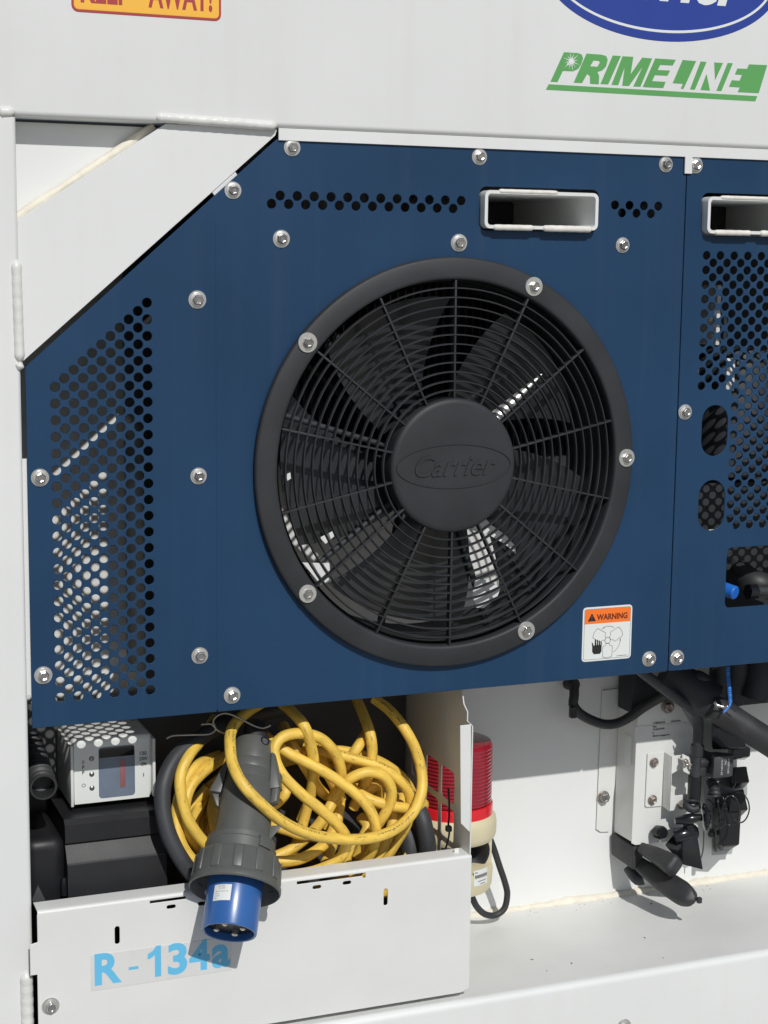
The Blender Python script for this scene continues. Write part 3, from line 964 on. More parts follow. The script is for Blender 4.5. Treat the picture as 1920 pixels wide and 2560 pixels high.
tube('fitting', [(0.5287, 0.0360, -0.2164), (0.5431, 0.0360, -0.2173), (0.5727, 0.0360, -0.2192)], 0.0105, 'black_rubber', rq)
lathe('knob', [(0.0, 0.0), (0.004, 0.0), (0.0046, -0.002), (0.0046, -0.03)], frame((0.5033, 0.0600, -0.1724), (0.2, -1, 0.1)), 'grey_case', rq, n=20)
rb = thing('receiver_tank', 'white tank and bracket glimpsed through the right hand perforations', 'tank', (0.52, 0.2, 0.05))
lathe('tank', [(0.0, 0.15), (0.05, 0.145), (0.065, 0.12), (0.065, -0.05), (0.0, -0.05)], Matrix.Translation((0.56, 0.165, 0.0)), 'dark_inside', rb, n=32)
box('tank_bracket', (0.475, 0.09, 0.155), (0.482, 0.16, 0.245), 'white_paint', rb, M=None)
box('tank_clip', (0.43, 0.10, 0.112), (0.455, 0.105, 0.130), 'white_paint', rb)
box('tank_strap', (0.50, 0.095, 0.085), (0.515, 0.10, 0.135), 'white_paint', rb)
box('tank_foot', (0.468, 0.08, -0.150), (0.505, 0.085, -0.125), 'white_paint', rb)
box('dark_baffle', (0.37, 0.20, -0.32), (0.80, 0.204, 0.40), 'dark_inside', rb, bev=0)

# ================================================================== CABLE TRAY
YT = -0.020
tr = thing('cable_tray', 'white sheet metal tray holding the yellow cable, open grid on its end', 'tray', (-0.27, 0.05, -0.755))


def hstad(p, w, h):
    x, z = p[0], p[2]
    r = h / 2
    n = 6
    return [(x + w / 2 - r + r * math.sin(math.pi * k / n), z + r * math.cos(math.pi * k / n)) for k in range(n + 1)] + \
           [(x - w / 2 + r - r * math.sin(math.pi * k / n), z - r * math.cos(math.pi * k / n)) for k in range(n + 1)]


def vstad(p, w, h):
    return stadium(p[0], p[2] - h / 2, p[2] + h / 2, w / 2)


s1a, s1b = (-0.4271, -0.0200, -0.5588), (-0.3787, -0.0200, -0.5587)
s2a, s2b = (-0.2240, -0.0200, -0.5579), (-0.1255, -0.0200, -0.5580)
tz = -0.5585
front_holes = [
    [(s1a[0], tz - 0.0050), (s1b[0], tz - 0.0050), (s1b[0], tz - 0.0012), (s1a[0], tz - 0.0012)],
    [(s2a[0], tz - 0.0055), (s2b[0] - 0.004, tz - 0.0055), (s2b[0] - 0.002, tz - 0.0085), (s2b[0] + 0.001, tz - 0.0085), (s2b[0] + 0.001, tz - 0.0012), (s2a[0], tz - 0.0012)],
    hstad((-0.3986, -0.0200, -0.5716), 0.0125, 0.0052), hstad((-0.3562, -0.0200, -0.5727), 0.0125, 0.0052),
    hstad((-0.1953, -0.0200, -0.5713), 0.0125, 0.0052), hstad((-0.1516, -0.0200, -0.5708), 0.0125, 0.0052),
    vstad((-0.4709, -0.0200, -0.6006), 0.0066, 0.0245), vstad((-0.0941, -0.0200, -0.5990), 0.0060, 0.0245),
]
xl = (-0.5751, -0.0200, -0.6189)[0]
plate('front_panel', [(xl, -0.985), (xl, -0.639), (-0.5840, -0.639), (-0.5840, -0.5975), (-0.5740, -0.5955), (-0.5740, tz), (0.0362, tz), (0.0362, -0.7525), (0.024, -0.7575), (-0.35, -0.7575), (-0.40, -0.985)],
      front_holes, XZ(YT), 0.002, 'tray_paint', tr, bev=0.0005)
# rolled top edge
extrude_x('top_lip', [(YT, tz)] + [(YT + 0.0048 - 0.0048 * math.cos(math.radians(a)), tz + 0.0045 * math.sin(math.radians(a))) for a in range(15, 91, 15)] + [(0.012, tz + 0.0045), (0.012, tz + 0.0028), (YT + 0.005, tz + 0.0028)],
          -0.5735, 0.0360, 'tray_paint', tr)
bolt(tr, *(-0.5591, -0.0200, -0.6839), FLANGE, HEX, 1.0)
# end sheet with grid openings and front flange
wins = []
for y0, y1 in ((0.0382, 0.0850), (0.0950, 0.1400), (0.1500, 0.1970)):
    for z0, z1 in ((-0.4988, -0.4515), (-0.5570, -0.5085), (-0.615, -0.5655), (-0.672, -0.6245)):
        wins.append(rrect(y0, y1, z0, z1, 0.006, 3))
end = plate('end_sheet', [(YT + 0.001, -0.755), (0.225, -0.755), (0.225, -0.31), (0.024, -0.31), (0.0116, -0.3425), (-0.0014, -0.3507), (-0.0012, -0.3640), (-0.0140, -0.3655), (-0.0190, -0.3670)],
            wins, YZ(0.0350), 0.0018, 'tray_paint', tr, bev=0.0004)
f1, f2, f3, f4 = (0.0156, -0.0170, -0.3647), (0.0322, -0.0170, -0.3644), (0.0353, -0.0170, -0.5232), (0.0194, -0.0170, -0.5066)
plate('front_flange', flat([f1, f2, f3, f4]), [], XZ(-0.0175), 0.0018, 'tray_paint', end, bev=0.0005)
box('flange_stiffener', (0.0165, -0.004, -0.60), (0.0235, -0.002, -0.548), 'tray_paint', end)
box('tray_bottom', (-0.5735, YT + 0.003, -0.757), (0.033, 0.21, -0.754), 'tray_paint', tr, bev=0)
st1 = tube('cable_tie', [(0.0234, 0.0360, -0.4717), (0.0229, 0.0320, -0.4924), (0.0224, 0.0300, -0.5121), (0.0205, 0.0280, -0.5248), (0.0214, 0.0260, -0.5344), (0.0201, 0.0280, -0.5474), (0.0171, 0.0300, -0.5625), (0.0156, 0.0340, -0.5785)], 0.0024, 'black_gloss', None, n=8, flat=0.6)
tag(st1, 'black cable tie looped through the grid at the tray end', 'cable tie')
box('tie_head', tuple(a - 0.004 for a in (0.0201, 0.0260, -0.5286)), tuple(a + 0.004 for a in (0.0201, 0.0260, -0.5286)), 'black_gloss', st1, bev=0.001)

# blue refrigerant lettering
rl = plate('refrigerant_label', flat([(-0.5062, -0.0206, -0.6226), (-0.3165, -0.0206, -0.6242), (-0.3166, -0.0206, -0.6718), (-0.5065, -0.0206, -0.6721)]), [], XZ(YT - 0.0003), 0.0003, 'clear_tag')
tag(rl, 'pale label with light blue lettering R-134a on the white tray front', 'label')
LM = XZ(YT - 0.0003)
lettering('lettering', 'R', -0.5015, -0.4655, -0.6655, -0.6221, LM, 'sky_blue_ink', rl, bold=0.035)
lettering('lettering', '-', -0.4565, -0.4435, -0.6505, -0.6465, LM, 'sky_blue_ink', rl, bold=0.02)
plate('lettering', [(-0.4215, -0.6655), (-0.4130, -0.6655), (-0.4130, -0.6225), (-0.4198, -0.6225), (-0.4235, -0.6280), (-0.4310, -0.6325), (-0.4310, -0.6400), (-0.4255, -0.6378), (-0.4215, -0.6350)], [], XZ(YT - 0.0006), 0.0003, 'sky_blue_ink', rl, bev=0.00003)
lettering('lettering', '3', -0.4040, -0.3775, -0.6665, -0.6225, LM, 'sky_blue_ink', rl, bold=0.035)
lettering('lettering', '4', -0.3750, -0.3465, -0.6655, -0.6230, LM, 'sky_blue_ink', rl, bold=0.035)
lettering('lettering', 'a', -0.3440, -0.3180, -0.6662, -0.6330, LM, 'sky_blue_ink', rl, bold=0.035)

# ================================================================== BLACK GEAR IN THE LEFT OF THE COMPARTMENT
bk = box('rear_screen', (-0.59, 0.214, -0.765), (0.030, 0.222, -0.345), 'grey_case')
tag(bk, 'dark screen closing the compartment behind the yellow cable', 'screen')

en = thing('control_enclosure', 'black stepped metal enclosure under the small white switch box', 'enclosure', (-0.47, 0.1, -0.765))
XA, XBx = -0.5200, -0.3850
extrude_prof = [(0.205, -0.470), (0.078, -0.470), (0.071, -0.4765), (0.068, -0.500), (0.071, -0.5035), (0.058, -0.5235), (0.056, -0.528), (0.050, -0.762)]
bm = bmesh.new()
a = [bm.verts.new((XA, p[0], p[1])) for p in extrude_prof]
b = [bm.verts.new((XBx, p[0], p[1])) for p in extrude_prof]
for k in range(len(extrude_prof) - 1):
    bm.faces.new((a[k], a[k + 1], b[k + 1], b[k]))
bm.faces.new(a + [bm.verts.new((XA, 0.205, -0.762))])
bm.faces.new(b + [bm.verts.new((XBx, 0.205, -0.762))])
bmesh.ops.bevel(bm, geom=[e for e in bm.edges if e.is_manifold and e.calc_face_angle(0) > 0.3], offset=0.0022, segments=2, affect='EDGES')
from_bm('case_body', bm, 'black_box', en, angle=30)
box('case_side', (-0.574, 0.072, -0.762), (-0.5185, 0.20, -0.492), 'black_box', en, bev=0.016, seg=4)
lathe('hinge_pin', [(0.0, 0.012), (0.0035, 0.012), (0.0045, 0.010), (0.0045, -0.012), (0.0, -0.012)], Matrix.Translation((-0.5225, 0.070, -0.560)), 'black_gloss', en, n=16)
for zz in (-0.4985, -0.5265):
    tube('edge_highlight', [(-0.518, 0.0692 if zz > -0.51 else 0.0572, zz), (-0.45, 0.0692 if zz > -0.51 else 0.0572, zz), (-0.387, 0.0692 if zz > -0.51 else 0.0572, zz)], 0.0009, 'grey_case', en, step=0.02, n=6)  # edge highlights put in as thin paler rods

# breaker box
bkx0, bkx1, bky, bkz0, bkz1 = -0.5040, -0.3890, 0.105, -0.4615, -0.3715
cb = thing('breaker_box', 'small white switch box with OFF and ON marks and blue window', 'switch box', (-0.4465, 0.15, -0.4615))
sh = 0.003
box('cover', (bkx0 + 0.003, bky + sh, bkz0), (bkx1 - 0.003, 0.203, bkz1 + 0.001), 'tray_paint', cb, bev=0.005, seg=3)
box('side_flange', (bkx0 - 0.001, bky - 0.002, bkz0 - 0.001), (bkx0 + 0.003, 0.20, bkz1 - 0.006), 'tray_paint', cb, bev=0.001)
box('side_flange', (bkx1 - 0.003, bky - 0.002, bkz0 + 0.002), (bkx1 + 0.001, 0.20, bkz1 - 0.006), 'tray_paint', cb, bev=0.001)
BM = XZ(bky + sh - 0.0003)
wr = rrect(-0.4655, -0.4165, -0.4555, -0.3845, 0.005)
plate('face_label', [(-0.4995, -0.4610), (-0.3960, -0.4610), (-0.3960, -0.3760), (-0.4995, -0.3760)], [wr], BM, 0.0004, 'sticker_white', cb)
plate('window', rrect(-0.4660, -0.4160, -0.4560, -0.3840, 0.005), [], XZ(bky + sh - 0.0006), 0.0006, 'window_blue', cb, bev=0.0001)
box('breaker_rocker', (-0.4365, bky + sh - 0.0012, -0.4430), (-0.4295, bky + sh - 0.0004, -0.4040), 'window_red', cb, bev=0.0002)
box('window_top', (-0.4650, bky + sh - 0.0010, -0.3990), (-0.4170, bky + sh - 0.0004, -0.3860), 'black_gloss', cb, bev=0.0002)
BT = XZ(bky + sh - 0.0007)
for i, ch in enumerate('OFF'):
    lettering('lettering', ch, -0.4884, -0.4854, -0.4045 - 0.0072 * i, -0.3998 - 0.0072 * i, BT, 'ink', cb, bold=0.01)
plate('off_mark', circ(-0.4868, -0.4350, 0.0026, 20), [circ(-0.4868, -0.4350, 0.0019, 20)], BT, 0.0002, 'ink', cb, bev=0.00002)
lettering('lettering', 'CB2', -0.4092, -0.3994, -0.4002, -0.3954, BT, 'ink', cb, bold=0.01)
lettering('lettering', '230V', -0.4100, -0.3984, -0.4078, -0.4030, BT, 'ink', cb, bold=0.01)
lettering('lettering', 'ON', -0.4075, -0.4003, -0.4157, -0.4107, BT, 'ink', cb, bold=0.01)
lettering('lettering', 'I', -0.4045, -0.4035, -0.4310, -0.4260, BT, 'ink', cb, bold=0.01)
for z in (-0.3985, -0.4200, -0.4395):
    lathe('screw', [(0.0, 0.0026), (0.0020, 0.0022), (0.0034, 0.0010), (0.0036, 0.0)], frame((-0.4755, bky + sh - 0.0004, z), (0, -1, 0)), 'dull_steel', cb, n=18)

# corrugated conduit
def ribbed(p):
    return lambda s, t: 1.0 + 0.10 * math.sin(s / p * 2 * math.pi)


cd = tube('conduit', [(-0.5409, 0.2050, -0.3998), (-0.5432, 0.1700, -0.4023), (-0.5457, 0.1350, -0.4045), (-0.5490, 0.0900, -0.4072), (-0.5519, 0.0450, -0.4108)], 0.0165, 'black_rubber', None, step=0.0011, n=24, rf=ribbed(0.0052), cap=False)
tag(cd, 'black corrugated conduit with an open end beside the corner post', 'conduit')
ce = Vector(((-0.5519, 0.0450, -0.4108)))
cs = Vector(((-0.5490, 0.0900, -0.4072)))
CM = frame(ce, ce - cs)
lathe('conduit_mouth', [(0.0175, -0.004), (0.0182, 0.001), (0.0174, 0.002), (0.0150, 0.002), (0.0146, -0.012), (0.0146, -0.03)], CM, 'black_rubber', cd, n=36)
lathe('conduit_liner', [(0.0146, -0.022), (0.0125, -0.024), (0.0, -0.025)], CM, 'grey_rubber', cd, n=30)
lt = plate('paper_tag', flat([(-0.5639, 0.0300, -0.5384), (-0.5533, 0.0300, -0.5625), (-0.5615, 0.0300, -0.5788), (-0.5718, 0.0300, -0.5574)]), [], XZ(0.03), 0.0006, 'grey_case')  # dark grey colour stands in for the shade over the tag
tag(lt, 'grey tag, its shade put into the colour, hanging low beside the black enclosure', 'tag')

# thick grey hose
gh = tube('grey_hose', [(-0.1836, 0.1300, -0.3581), (-0.2319, 0.1250, -0.3627), (-0.2886, 0.1050, -0.3648), (-0.3340, 0.0850, -0.3799), (-0.3679, 0.0680, -0.3963), (-0.3880, 0.0520, -0.4211), (-0.3941, 0.0420, -0.4488), (-0.3916, 0.0320, -0.4798), (-0.3824, 0.0240, -0.5073), (-0.3662, 0.0180, -0.5364), (-0.3464, 0.0160, -0.5602), (-0.3138, 0.0200, -0.5832)], 0.0112, 'grey_rubber', None, n=18)
tag(gh, 'thick dark grey hose curving down left of the yellow cable', 'hose')
h2 = tube('black_hose', [(-0.0118, 0.1200, -0.4987), (-0.0017, 0.1000, -0.5144), (0.0018, 0.0820, -0.5287), (0.0052, 0.0750, -0.5499), (0.0077, 0.0720, -0.5723), (0.0090, 0.0720, -0.6014)], 0.0130, 'grey_rubber', None, n=18)
tag(h2, 'dark hose dropping into the tray beside the end grid', 'hose')
h3 = tube('black_hose', [(-0.0181, 0.1300, -0.5419), (-0.0115, 0.1100, -0.5549), (-0.0087, 0.1000, -0.5705), (-0.0081, 0.0950, -0.5898), (-0.0077, 0.0950, -0.6132)], 0.0160, 'grey_rubber', None, n=18)
tag(h3, 'fat dark hose half hidden behind the yellow loops', 'hose')

# ================================================================== YELLOW POWER CABLE
paths = [
    [(-0.1941, 0.1300, -0.3343), (-0.2279, 0.1050, -0.3378), (-0.2604, 0.0820, -0.3440), (-0.2858, 0.0620, -0.3537), (-0.2966, 0.0480, -0.3623), (-0.3033, 0.0300, -0.3701), (-0.3090, 0.0000, -0.3899), (-0.3035, -0.0280, -0.4108), (-0.2827, -0.0380, -0.4362), (-0.2499, -0.0300, -0.4676), (-0.2101, -0.0180, -0.4932), (-0.1639, -0.0080, -0.5102), (-0.1158, 0.0040, -0.5200), (-0.0721, 0.0160, -0.5183), (-0.0374, 0.0300, -0.5040), (-0.0155, 0.0450, -0.4790), (-0.0097, 0.0580, -0.4501), (-0.0171, 0.0660, -0.4168), (-0.0308, 0.0730, -0.3891), (-0.0439, 0.0980, -0.3675), (-0.0597, 0.1200, -0.3536)],
    [(-0.1368, 0.1100, -0.5352), (-0.1266, 0.0950, -0.5004), (-0.1273, 0.0750, -0.4633), (-0.1303, 0.0660, -0.4373), (-0.1433, 0.0580, -0.4084), (-0.1659, 0.0530, -0.3848), (-0.1954, 0.0490, -0.3739), (-0.2219, 0.0450, -0.3743), (-0.2365, 0.0400, -0.3855), (-0.2374, 0.0340, -0.4046), (-0.2273, 0.0280, -0.4260), (-0.2042, 0.0220, -0.4513), (-0.1805, 0.0170, -0.4722), (-0.1586, 0.0140, -0.4937), (-0.1425, 0.0140, -0.5156), (-0.1401, 0.0200, -0.5381), (-0.1512, 0.0260, -0.5565), (-0.1779, 0.0300, -0.5671), (-0.2104, 0.0320, -0.5707), (-0.2419, 0.0360, -0.5724), (-0.2732, 0.0400, -0.5785)],
    [(-0.2058, 0.1100, -0.3435), (-0.1985, 0.0700, -0.3514), (-0.1917, 0.0450, -0.3640), (-0.1817, 0.0500, -0.3899), (-0.1744, 0.0560, -0.4173), (-0.1704, 0.0700, -0.4470), (-0.1707, 0.0820, -0.4760), (-0.1756, 0.0900, -0.5087), (-0.1833, 0.0900, -0.5361), (-0.1940, 0.0850, -0.5537), (-0.2098, 0.0800, -0.5628)],
    [(-0.2488, 0.1200, -0.3750), (-0.2307, 0.0800, -0.3885), (-0.2162, 0.0620, -0.3998), (-0.1957, 0.0550, -0.4124), (-0.1699, 0.0480, -0.4267), (-0.1463, 0.0420, -0.4425), (-0.1224, 0.0360, -0.4621), (-0.1054, 0.0310, -0.4801), (-0.0946, 0.0280, -0.5006), (-0.0901, 0.0300, -0.5246), (-0.0912, 0.0400, -0.5509), (-0.1003, 0.0500, -0.5738), (-0.1148, 0.0600, -0.5936)],
    [(-0.1400, 0.0800, -0.4839), (-0.1273, 0.0580, -0.4556), (-0.1121, 0.0500, -0.4426), (-0.0924, 0.0470, -0.4395), (-0.0721, 0.0480, -0.4483), (-0.0596, 0.0500, -0.4681), (-0.0597, 0.0530, -0.4895), (-0.0686, 0.0570, -0.5104), (-0.0794, 0.0640, -0.5295), (-0.0908, 0.0720, -0.5489), (-0.0995, 0.0800, -0.5740)],
    [(-0.0752, 0.1500, -0.3624), (-0.0773, 0.1100, -0.3805), (-0.0797, 0.0830, -0.3962), (-0.0777, 0.0800, -0.4161), (-0.0791, 0.0800, -0.4365), (-0.0832, 0.0840, -0.4604), (-0.0900, 0.0900, -0.4822), (-0.0980, 0.1000, -0.5078)],
    [(-0.1727, 0.1000, -0.4047), (-0.1503, 0.0820, -0.4125), (-0.1240, 0.0750, -0.4208), (-0.0942, 0.0700, -0.4308), (-0.0668, 0.0650, -0.4423), (-0.0445, 0.0600, -0.4599), (-0.0286, 0.0600, -0.4796), (-0.0228, 0.0640, -0.5023), (-0.0264, 0.0720, -0.5331), (-0.0380, 0.0780, -0.5573), (-0.0502, 0.0820, -0.5782), (-0.0631, 0.0900, -0.6004)],
    [(-0.1117, 0.1000, -0.4686), (-0.0974, 0.0740, -0.4795), (-0.0780, 0.0620, -0.4890), (-0.0528, 0.0580, -0.4975), (-0.0260, 0.0640, -0.5045), (0.0138, 0.1000, -0.5151)],
    [(-0.2938, 0.1400, -0.3686), (-0.3224, 0.0960, -0.3803), (-0.3507, 0.0640, -0.3932), (-0.3666, 0.0500, -0.4155), (-0.3684, 0.0410, -0.4417), (-0.3622, 0.0360, -0.4699), (-0.3497, 0.0310, -0.4941), (-0.3315, 0.0300, -0.5168), (-0.3050, 0.0500, -0.5455)],
    [(-0.2603, 0.1500, -0.4203), (-0.3004, 0.1040, -0.4196), (-0.3277, 0.0820, -0.4266), (-0.3482, 0.0680, -0.4399), (-0.3588, 0.0580, -0.4627), (-0.3586, 0.0500, -0.4871), (-0.3490, 0.0500, -0.5104), (-0.3293, 0.0600, -0.5360)],
    [(-0.2889, 0.1400, -0.4223), (-0.3298, 0.0920, -0.4169), (-0.3519, 0.0740, -0.4290), (-0.3662, 0.0620, -0.4533), (-0.3723, 0.0550, -0.4798), (-0.3697, 0.0450, -0.5037), (-0.3615, 0.0400, -0.5227), (-0.3476, 0.0360, -0.5402), (-0.3276, 0.0400, -0.5615)],
    [(-0.2602, 0.1950, -0.4618), (-0.2969, 0.1650, -0.4827), (-0.3166, 0.1400, -0.4933), (-0.3328, 0.1100, -0.5072), (-0.3354, 0.0900, -0.5255), (-0.3238, 0.0800, -0.5436)],
    [(-0.2561, 0.2000, -0.4794), (-0.2849, 0.1850, -0.5006), (-0.3035, 0.1600, -0.5140), (-0.3169, 0.1300, -0.5258), (-0.3167, 0.1100, -0.5421)],
    [(-0.2578, 0.1850, -0.4512), (-0.2841, 0.1420, -0.4668), (-0.3009, 0.1180, -0.4805), (-0.3075, 0.1000, -0.4968), (-0.3049, 0.0900, -0.5165), (-0.2938, 0.0800, -0.5397)],
    [(-0.2661, 0.0800, -0.5507), (-0.2463, 0.0460, -0.5495), (-0.2230, 0.0400, -0.5523), (-0.1976, 0.0400, -0.5510), (-0.1725, 0.0460, -0.5442), (-0.1494, 0.0600, -0.5352), (-0.1300, 0.0850, -0.5201)],
    [(-0.2396, 0.1000, -0.5046), (-0.2273, 0.0740, -0.5108), (-0.2062, 0.0680, -0.5189), (-0.1842, 0.0720, -0.5300), (-0.1483, 0.1000, -0.5462)],
    [(-0.1568, 0.1000, -0.4446), (-0.1670, 0.0840, -0.4617), (-0.1706, 0.0860, -0.4850), (-0.1774, 0.1000, -0.5169)],
    [(-0.1106, 0.1100, -0.4757), (-0.1368, 0.0780, -0.4862), (-0.1506, 0.0720, -0.5032), (-0.1621, 0.0760, -0.5211), (-0.1789, 0.0800, -0.5384), (-0.1996, 0.0800, -0.5513), (-0.2253, 0.0800, -0.5596)],
    [(-0.1182, 0.1000, -0.4900), (-0.1277, 0.0830, -0.5120), (-0.1353, 0.0760, -0.5346), (-0.1424, 0.0720, -0.5556), (-0.1534, 0.0700, -0.5793)],
    [(-0.0346, 0.1000, -0.4939), (-0.0431, 0.0830, -0.5164), (-0.0478, 0.0760, -0.5345), (-0.0603, 0.0710, -0.5575), (-0.0752, 0.0700, -0.5788), (-0.0958, 0.0750, -0.5988)],
    [(-0.0556, 0.1500, -0.4088), (-0.0877, 0.0980, -0.4098), (-0.1020, 0.0880, -0.4210), (-0.1138, 0.0950, -0.4424)],
    [(-0.1907, 0.1400, -0.3883), (-0.1985, 0.0850, -0.3960), (-0.1886, 0.0760, -0.4166), (-0.1742, 0.0800, -0.4394), (-0.1549, 0.0900, -0.4700), (-0.1381, 0.1000, -0.4852)],
    [(-0.1517, 0.1000, -0.4221), (-0.1464, 0.0850, -0.4413), (-0.1358, 0.0850, -0.4603), (-0.1187, 0.0950, -0.4909)],
    [(-0.2088, 0.1000, -0.4621), (-0.2063, 0.0840, -0.4677), (-0.2171, 0.0900, -0.4836), (-0.2293, 0.1000, -0.4956)],
    [(-0.0892, 0.1100, -0.4780), (-0.0833, 0.0900, -0.4803), (-0.0646, 0.0900, -0.4745), (-0.0578, 0.1000, -0.4888), (-0.0590, 0.1100, -0.5127)],
    [(-0.0181, 0.1100, -0.5014), (-0.0287, 0.0900, -0.5203), (-0.0387, 0.0850, -0.5385), (-0.0554, 0.0900, -0.5645)],
    [(-0.0251, 0.0900, -0.5867), (-0.0105, 0.0850, -0.5974), (0.0196, 0.0900, -0.6163)],
    [(-0.0833, 0.1100, -0.5257), (-0.0781, 0.0950, -0.5372), (-0.0906, 0.0900, -0.5550), (-0.1065, 0.0900, -0.5713), (-0.1196, 0.0900, -0.5958)],
]
for k in range(5):                                       # deeper turns of the coil
    cx, cy, cz = -0.165 + random.uniform(-0.02, 0.02), 0.125 + 0.010 * k, -0.555 + random.uniform(-0.02, 0.02)
    a, b = 0.16 + random.uniform(-0.035, 0.03), 0.135 + random.uniform(-0.03, 0.02)
    ph = random.uniform(0, 6)
    paths.append([(cx + a * math.cos(t), cy + 0.018 * math.sin(2 * t + ph), cz + b * math.sin(t)) for t in [ph + 0.3 * j for j in range(21)]])
pc = tubes('power_cable', paths, 0.0078, 'yellow_cable', None, step=0.004, n=16)
tag(pc, 'grimy yellow power cable coiled loosely in the white tray', 'cable')

wh = tubes('wire_hook', [[(-0.3804, 0.0700, -0.3693), (-0.3725, 0.0680, -0.3654), (-0.3488, 0.0660, -0.3659), (-0.3214, 0.0640, -0.3668), (-0.3138, 0.0620, -0.3596), (-0.3183, 0.0600, -0.3489), (-0.3125, 0.0580, -0.3399), (-0.3003, 0.0560, -0.3376), (-0.2837, 0.0540, -0.3449), (-0.2643, 0.0530, -0.3569), (-0.2494, 0.0530, -0.3625), (-0.2389, 0.0530, -0.3591)],
                         [(-0.3335, 0.0660, -0.3528), (-0.3194, 0.0620, -0.3525), (-0.3134, 0.0600, -0.3603), (-0.2992, 0.0600, -0.3680), (-0.2851, 0.0660, -0.3715)]], 0.0014, 'wire', None, n=8)
tag(wh, 'bent grey wire hook hanging above the coiled cable', 'hook')

# ================================================================== PLUG
AX = Vector((-0.31, -0.60, -0.74)).normalized()
END = Vector(((-0.3429, -0.1000, -0.5840)))
PM = frame(END, AX, (1, 0, 0))              # local +z points out of the open end
plug = thing('power_plug', 'grey industrial power plug with a blue pin sleeve hanging over the tray', 'plug', tuple(END))


def pl(name, prof, mat, parent=plug, n=48, **kw):
    return lathe(name, [(r, -s) for r, s in prof], PM, mat, parent, n=n, **kw)


sleeve = pl('pin_sleeve', [(0.0320, 0.030), (0.0320, 0.001), (0.0330, 0.0), (0.0350, 0.0), (0.0358, 0.0015), (0.0362, 0.070), (0.030, 0.075)], 'plug_blue', n=64)
pl('pin_base', [(0.0, 0.010), (0.0318, 0.010)], 'plug_dark')
for a, rr in ((0.6, 0.0042), (2.2, 0.0036), (3.7, 0.0036), (5.3, 0.0036)):
    c = PM @ Vector((0.0185 * math.cos(a), 0.0185 * math.sin(a), -0.0102))
    lathe('pin', [(0.0, 0.0075), (rr * 0.6, 0.0074), (rr, 0.0062), (rr, 0.0), (rr * 1.35, 0.0)], frame(c, AX), 'brass_pin', plug, n=20)
# collar ring with grip ribs
ring = pl('collar', [(0.0390, 0.088), (0.0540, 0.072), (0.0572, 0.058), (0.0590, 0.0555), (0.0606, 0.0575), (0.0606, 0.0625), (0.0590, 0.0660), (0.0578, 0.0690), (0.0560, 0.0960), (0.0530, 0.1010), (0.0400, 0.1030)], 'plug_grey', n=72)
for k in range(12):
    a = 2 * math.pi * k / 12 + 0.2
    hexa('grip_rib', [PM @ Vector((r * math.cos(a + d), r * math.sin(a + d), -s)) for s in (0.0685, 0.0985) for r, d in ((0.0545, -0.13), (0.0595 if s < 0.08 else 0.0575, -0.10), (0.0595 if s < 0.08 else 0.0575, 0.10), (0.0545, 0.13))],
         'plug_grey', ring, bev=0.001)
pl('lower_body', [(0.0400, 0.100), (0.0468, 0.102), (0.0470, 0.116), (0.0455, 0.118), (0.0455, 0.124), (0.0380, 0.126), (0.0372, 0.140), (0.0345, 0.205), (0.0330, 0.2085), (0.025, 0.210)], 'plug_grey', n=64)
for a in (1.3, 2.6, 0.2):
    M2 = PM @ Matrix.Rotation(a, 4, 'Z')
    box('key_block', (0.043, -0.010, -0.121), (0.0495, 0.010, -0.106), 'plug_grey', plug, M=M2, bev=0.001)
upper = pl('upper_body', [(0.026, 0.195), (0.0330, 0.200), (0.0325, 0.222), (0.0315, 0.2235), (0.0318, 0.225), (0.0308, 0.236), (0.0298, 0.2375), (0.0300, 0.239), (0.0285, 0.252), (0.0275, 0.266), (0.0255, 0.2705), (0.0150, 0.272)], 'plug_grey', n=56)
pl('cord_grip', [(0.0165, 0.268), (0.0165, 0.296), (0.0150, 0.299), (0.0, 0.299)], 'black_rubber')
v = (cam.matrix_world.translation - (END - AX * 0.03)).normalized()
loc = PM.to_3x3().inverted() @ v
a_view = math.atan2(loc.y, loc.x)            # side of the plug that faces out
sx = PM.to_3x3().inverted() @ Vector((1, 0, 0))
to_right = 1 if math.cos(a_view + 0.3) * sx.x + math.sin(a_view + 0.3) * sx.y > math.cos(a_view) * sx.x + math.sin(a_view) * sx.y else -1
a_r, a_l = a_view + to_right * 1.25, a_view - to_right * 1.55
M2 = PM @ Matrix.Rotation(a_r, 4, 'Z')
lt_ = hexa('latch', [M2 @ Vector(p) for p in ((0.029, -0.010, -0.252), (0.029, 0.010, -0.252), (0.034, 0.007, -0.250), (0.034, -0.007, -0.250), (0.033, -0.011, -0.196), (0.033, 0.011, -0.196), (0.047, 0.008, -0.200), (0.047, -0.008, -0.200))], 'plug_grey', plug, bev=0.002)
hexa('latch_lever', [M2 @ Vector(p) for p in ((0.036, -0.007, -0.222), (0.036, 0.007, -0.222), (0.045, 0.007, -0.222), (0.045, -0.007, -0.222), (0.035, -0.007, -0.176), (0.035, 0.007, -0.176), (0.044, 0.007, -0.180), (0.044, -0.007, -0.180))], 'plug_grey', lt_, bev=0.002)
M2 = PM @ Matrix.Rotation(a_l, 4, 'Z')
lt_ = hexa('latch', [M2 @ Vector(p) for p in ((0.030, -0.010, -0.240), (0.030, 0.010, -0.240), (0.034, 0.008, -0.240), (0.034, -0.008, -0.240), (0.036, -0.011, -0.186), (0.036, 0.011, -0.186), (0.052, 0.009, -0.188), (0.052, -0.009, -0.188))], 'plug_grey', plug, bev=0.002)
sc = M2 @ Vector((0.0455, -0.0105 * to_right, -0.194))
lathe('latch_screw', [(0.0, 0.002), (0.003, 0.0018), (0.0038, 0.0)], frame(sc, v), 'steel', lt_, n=16)
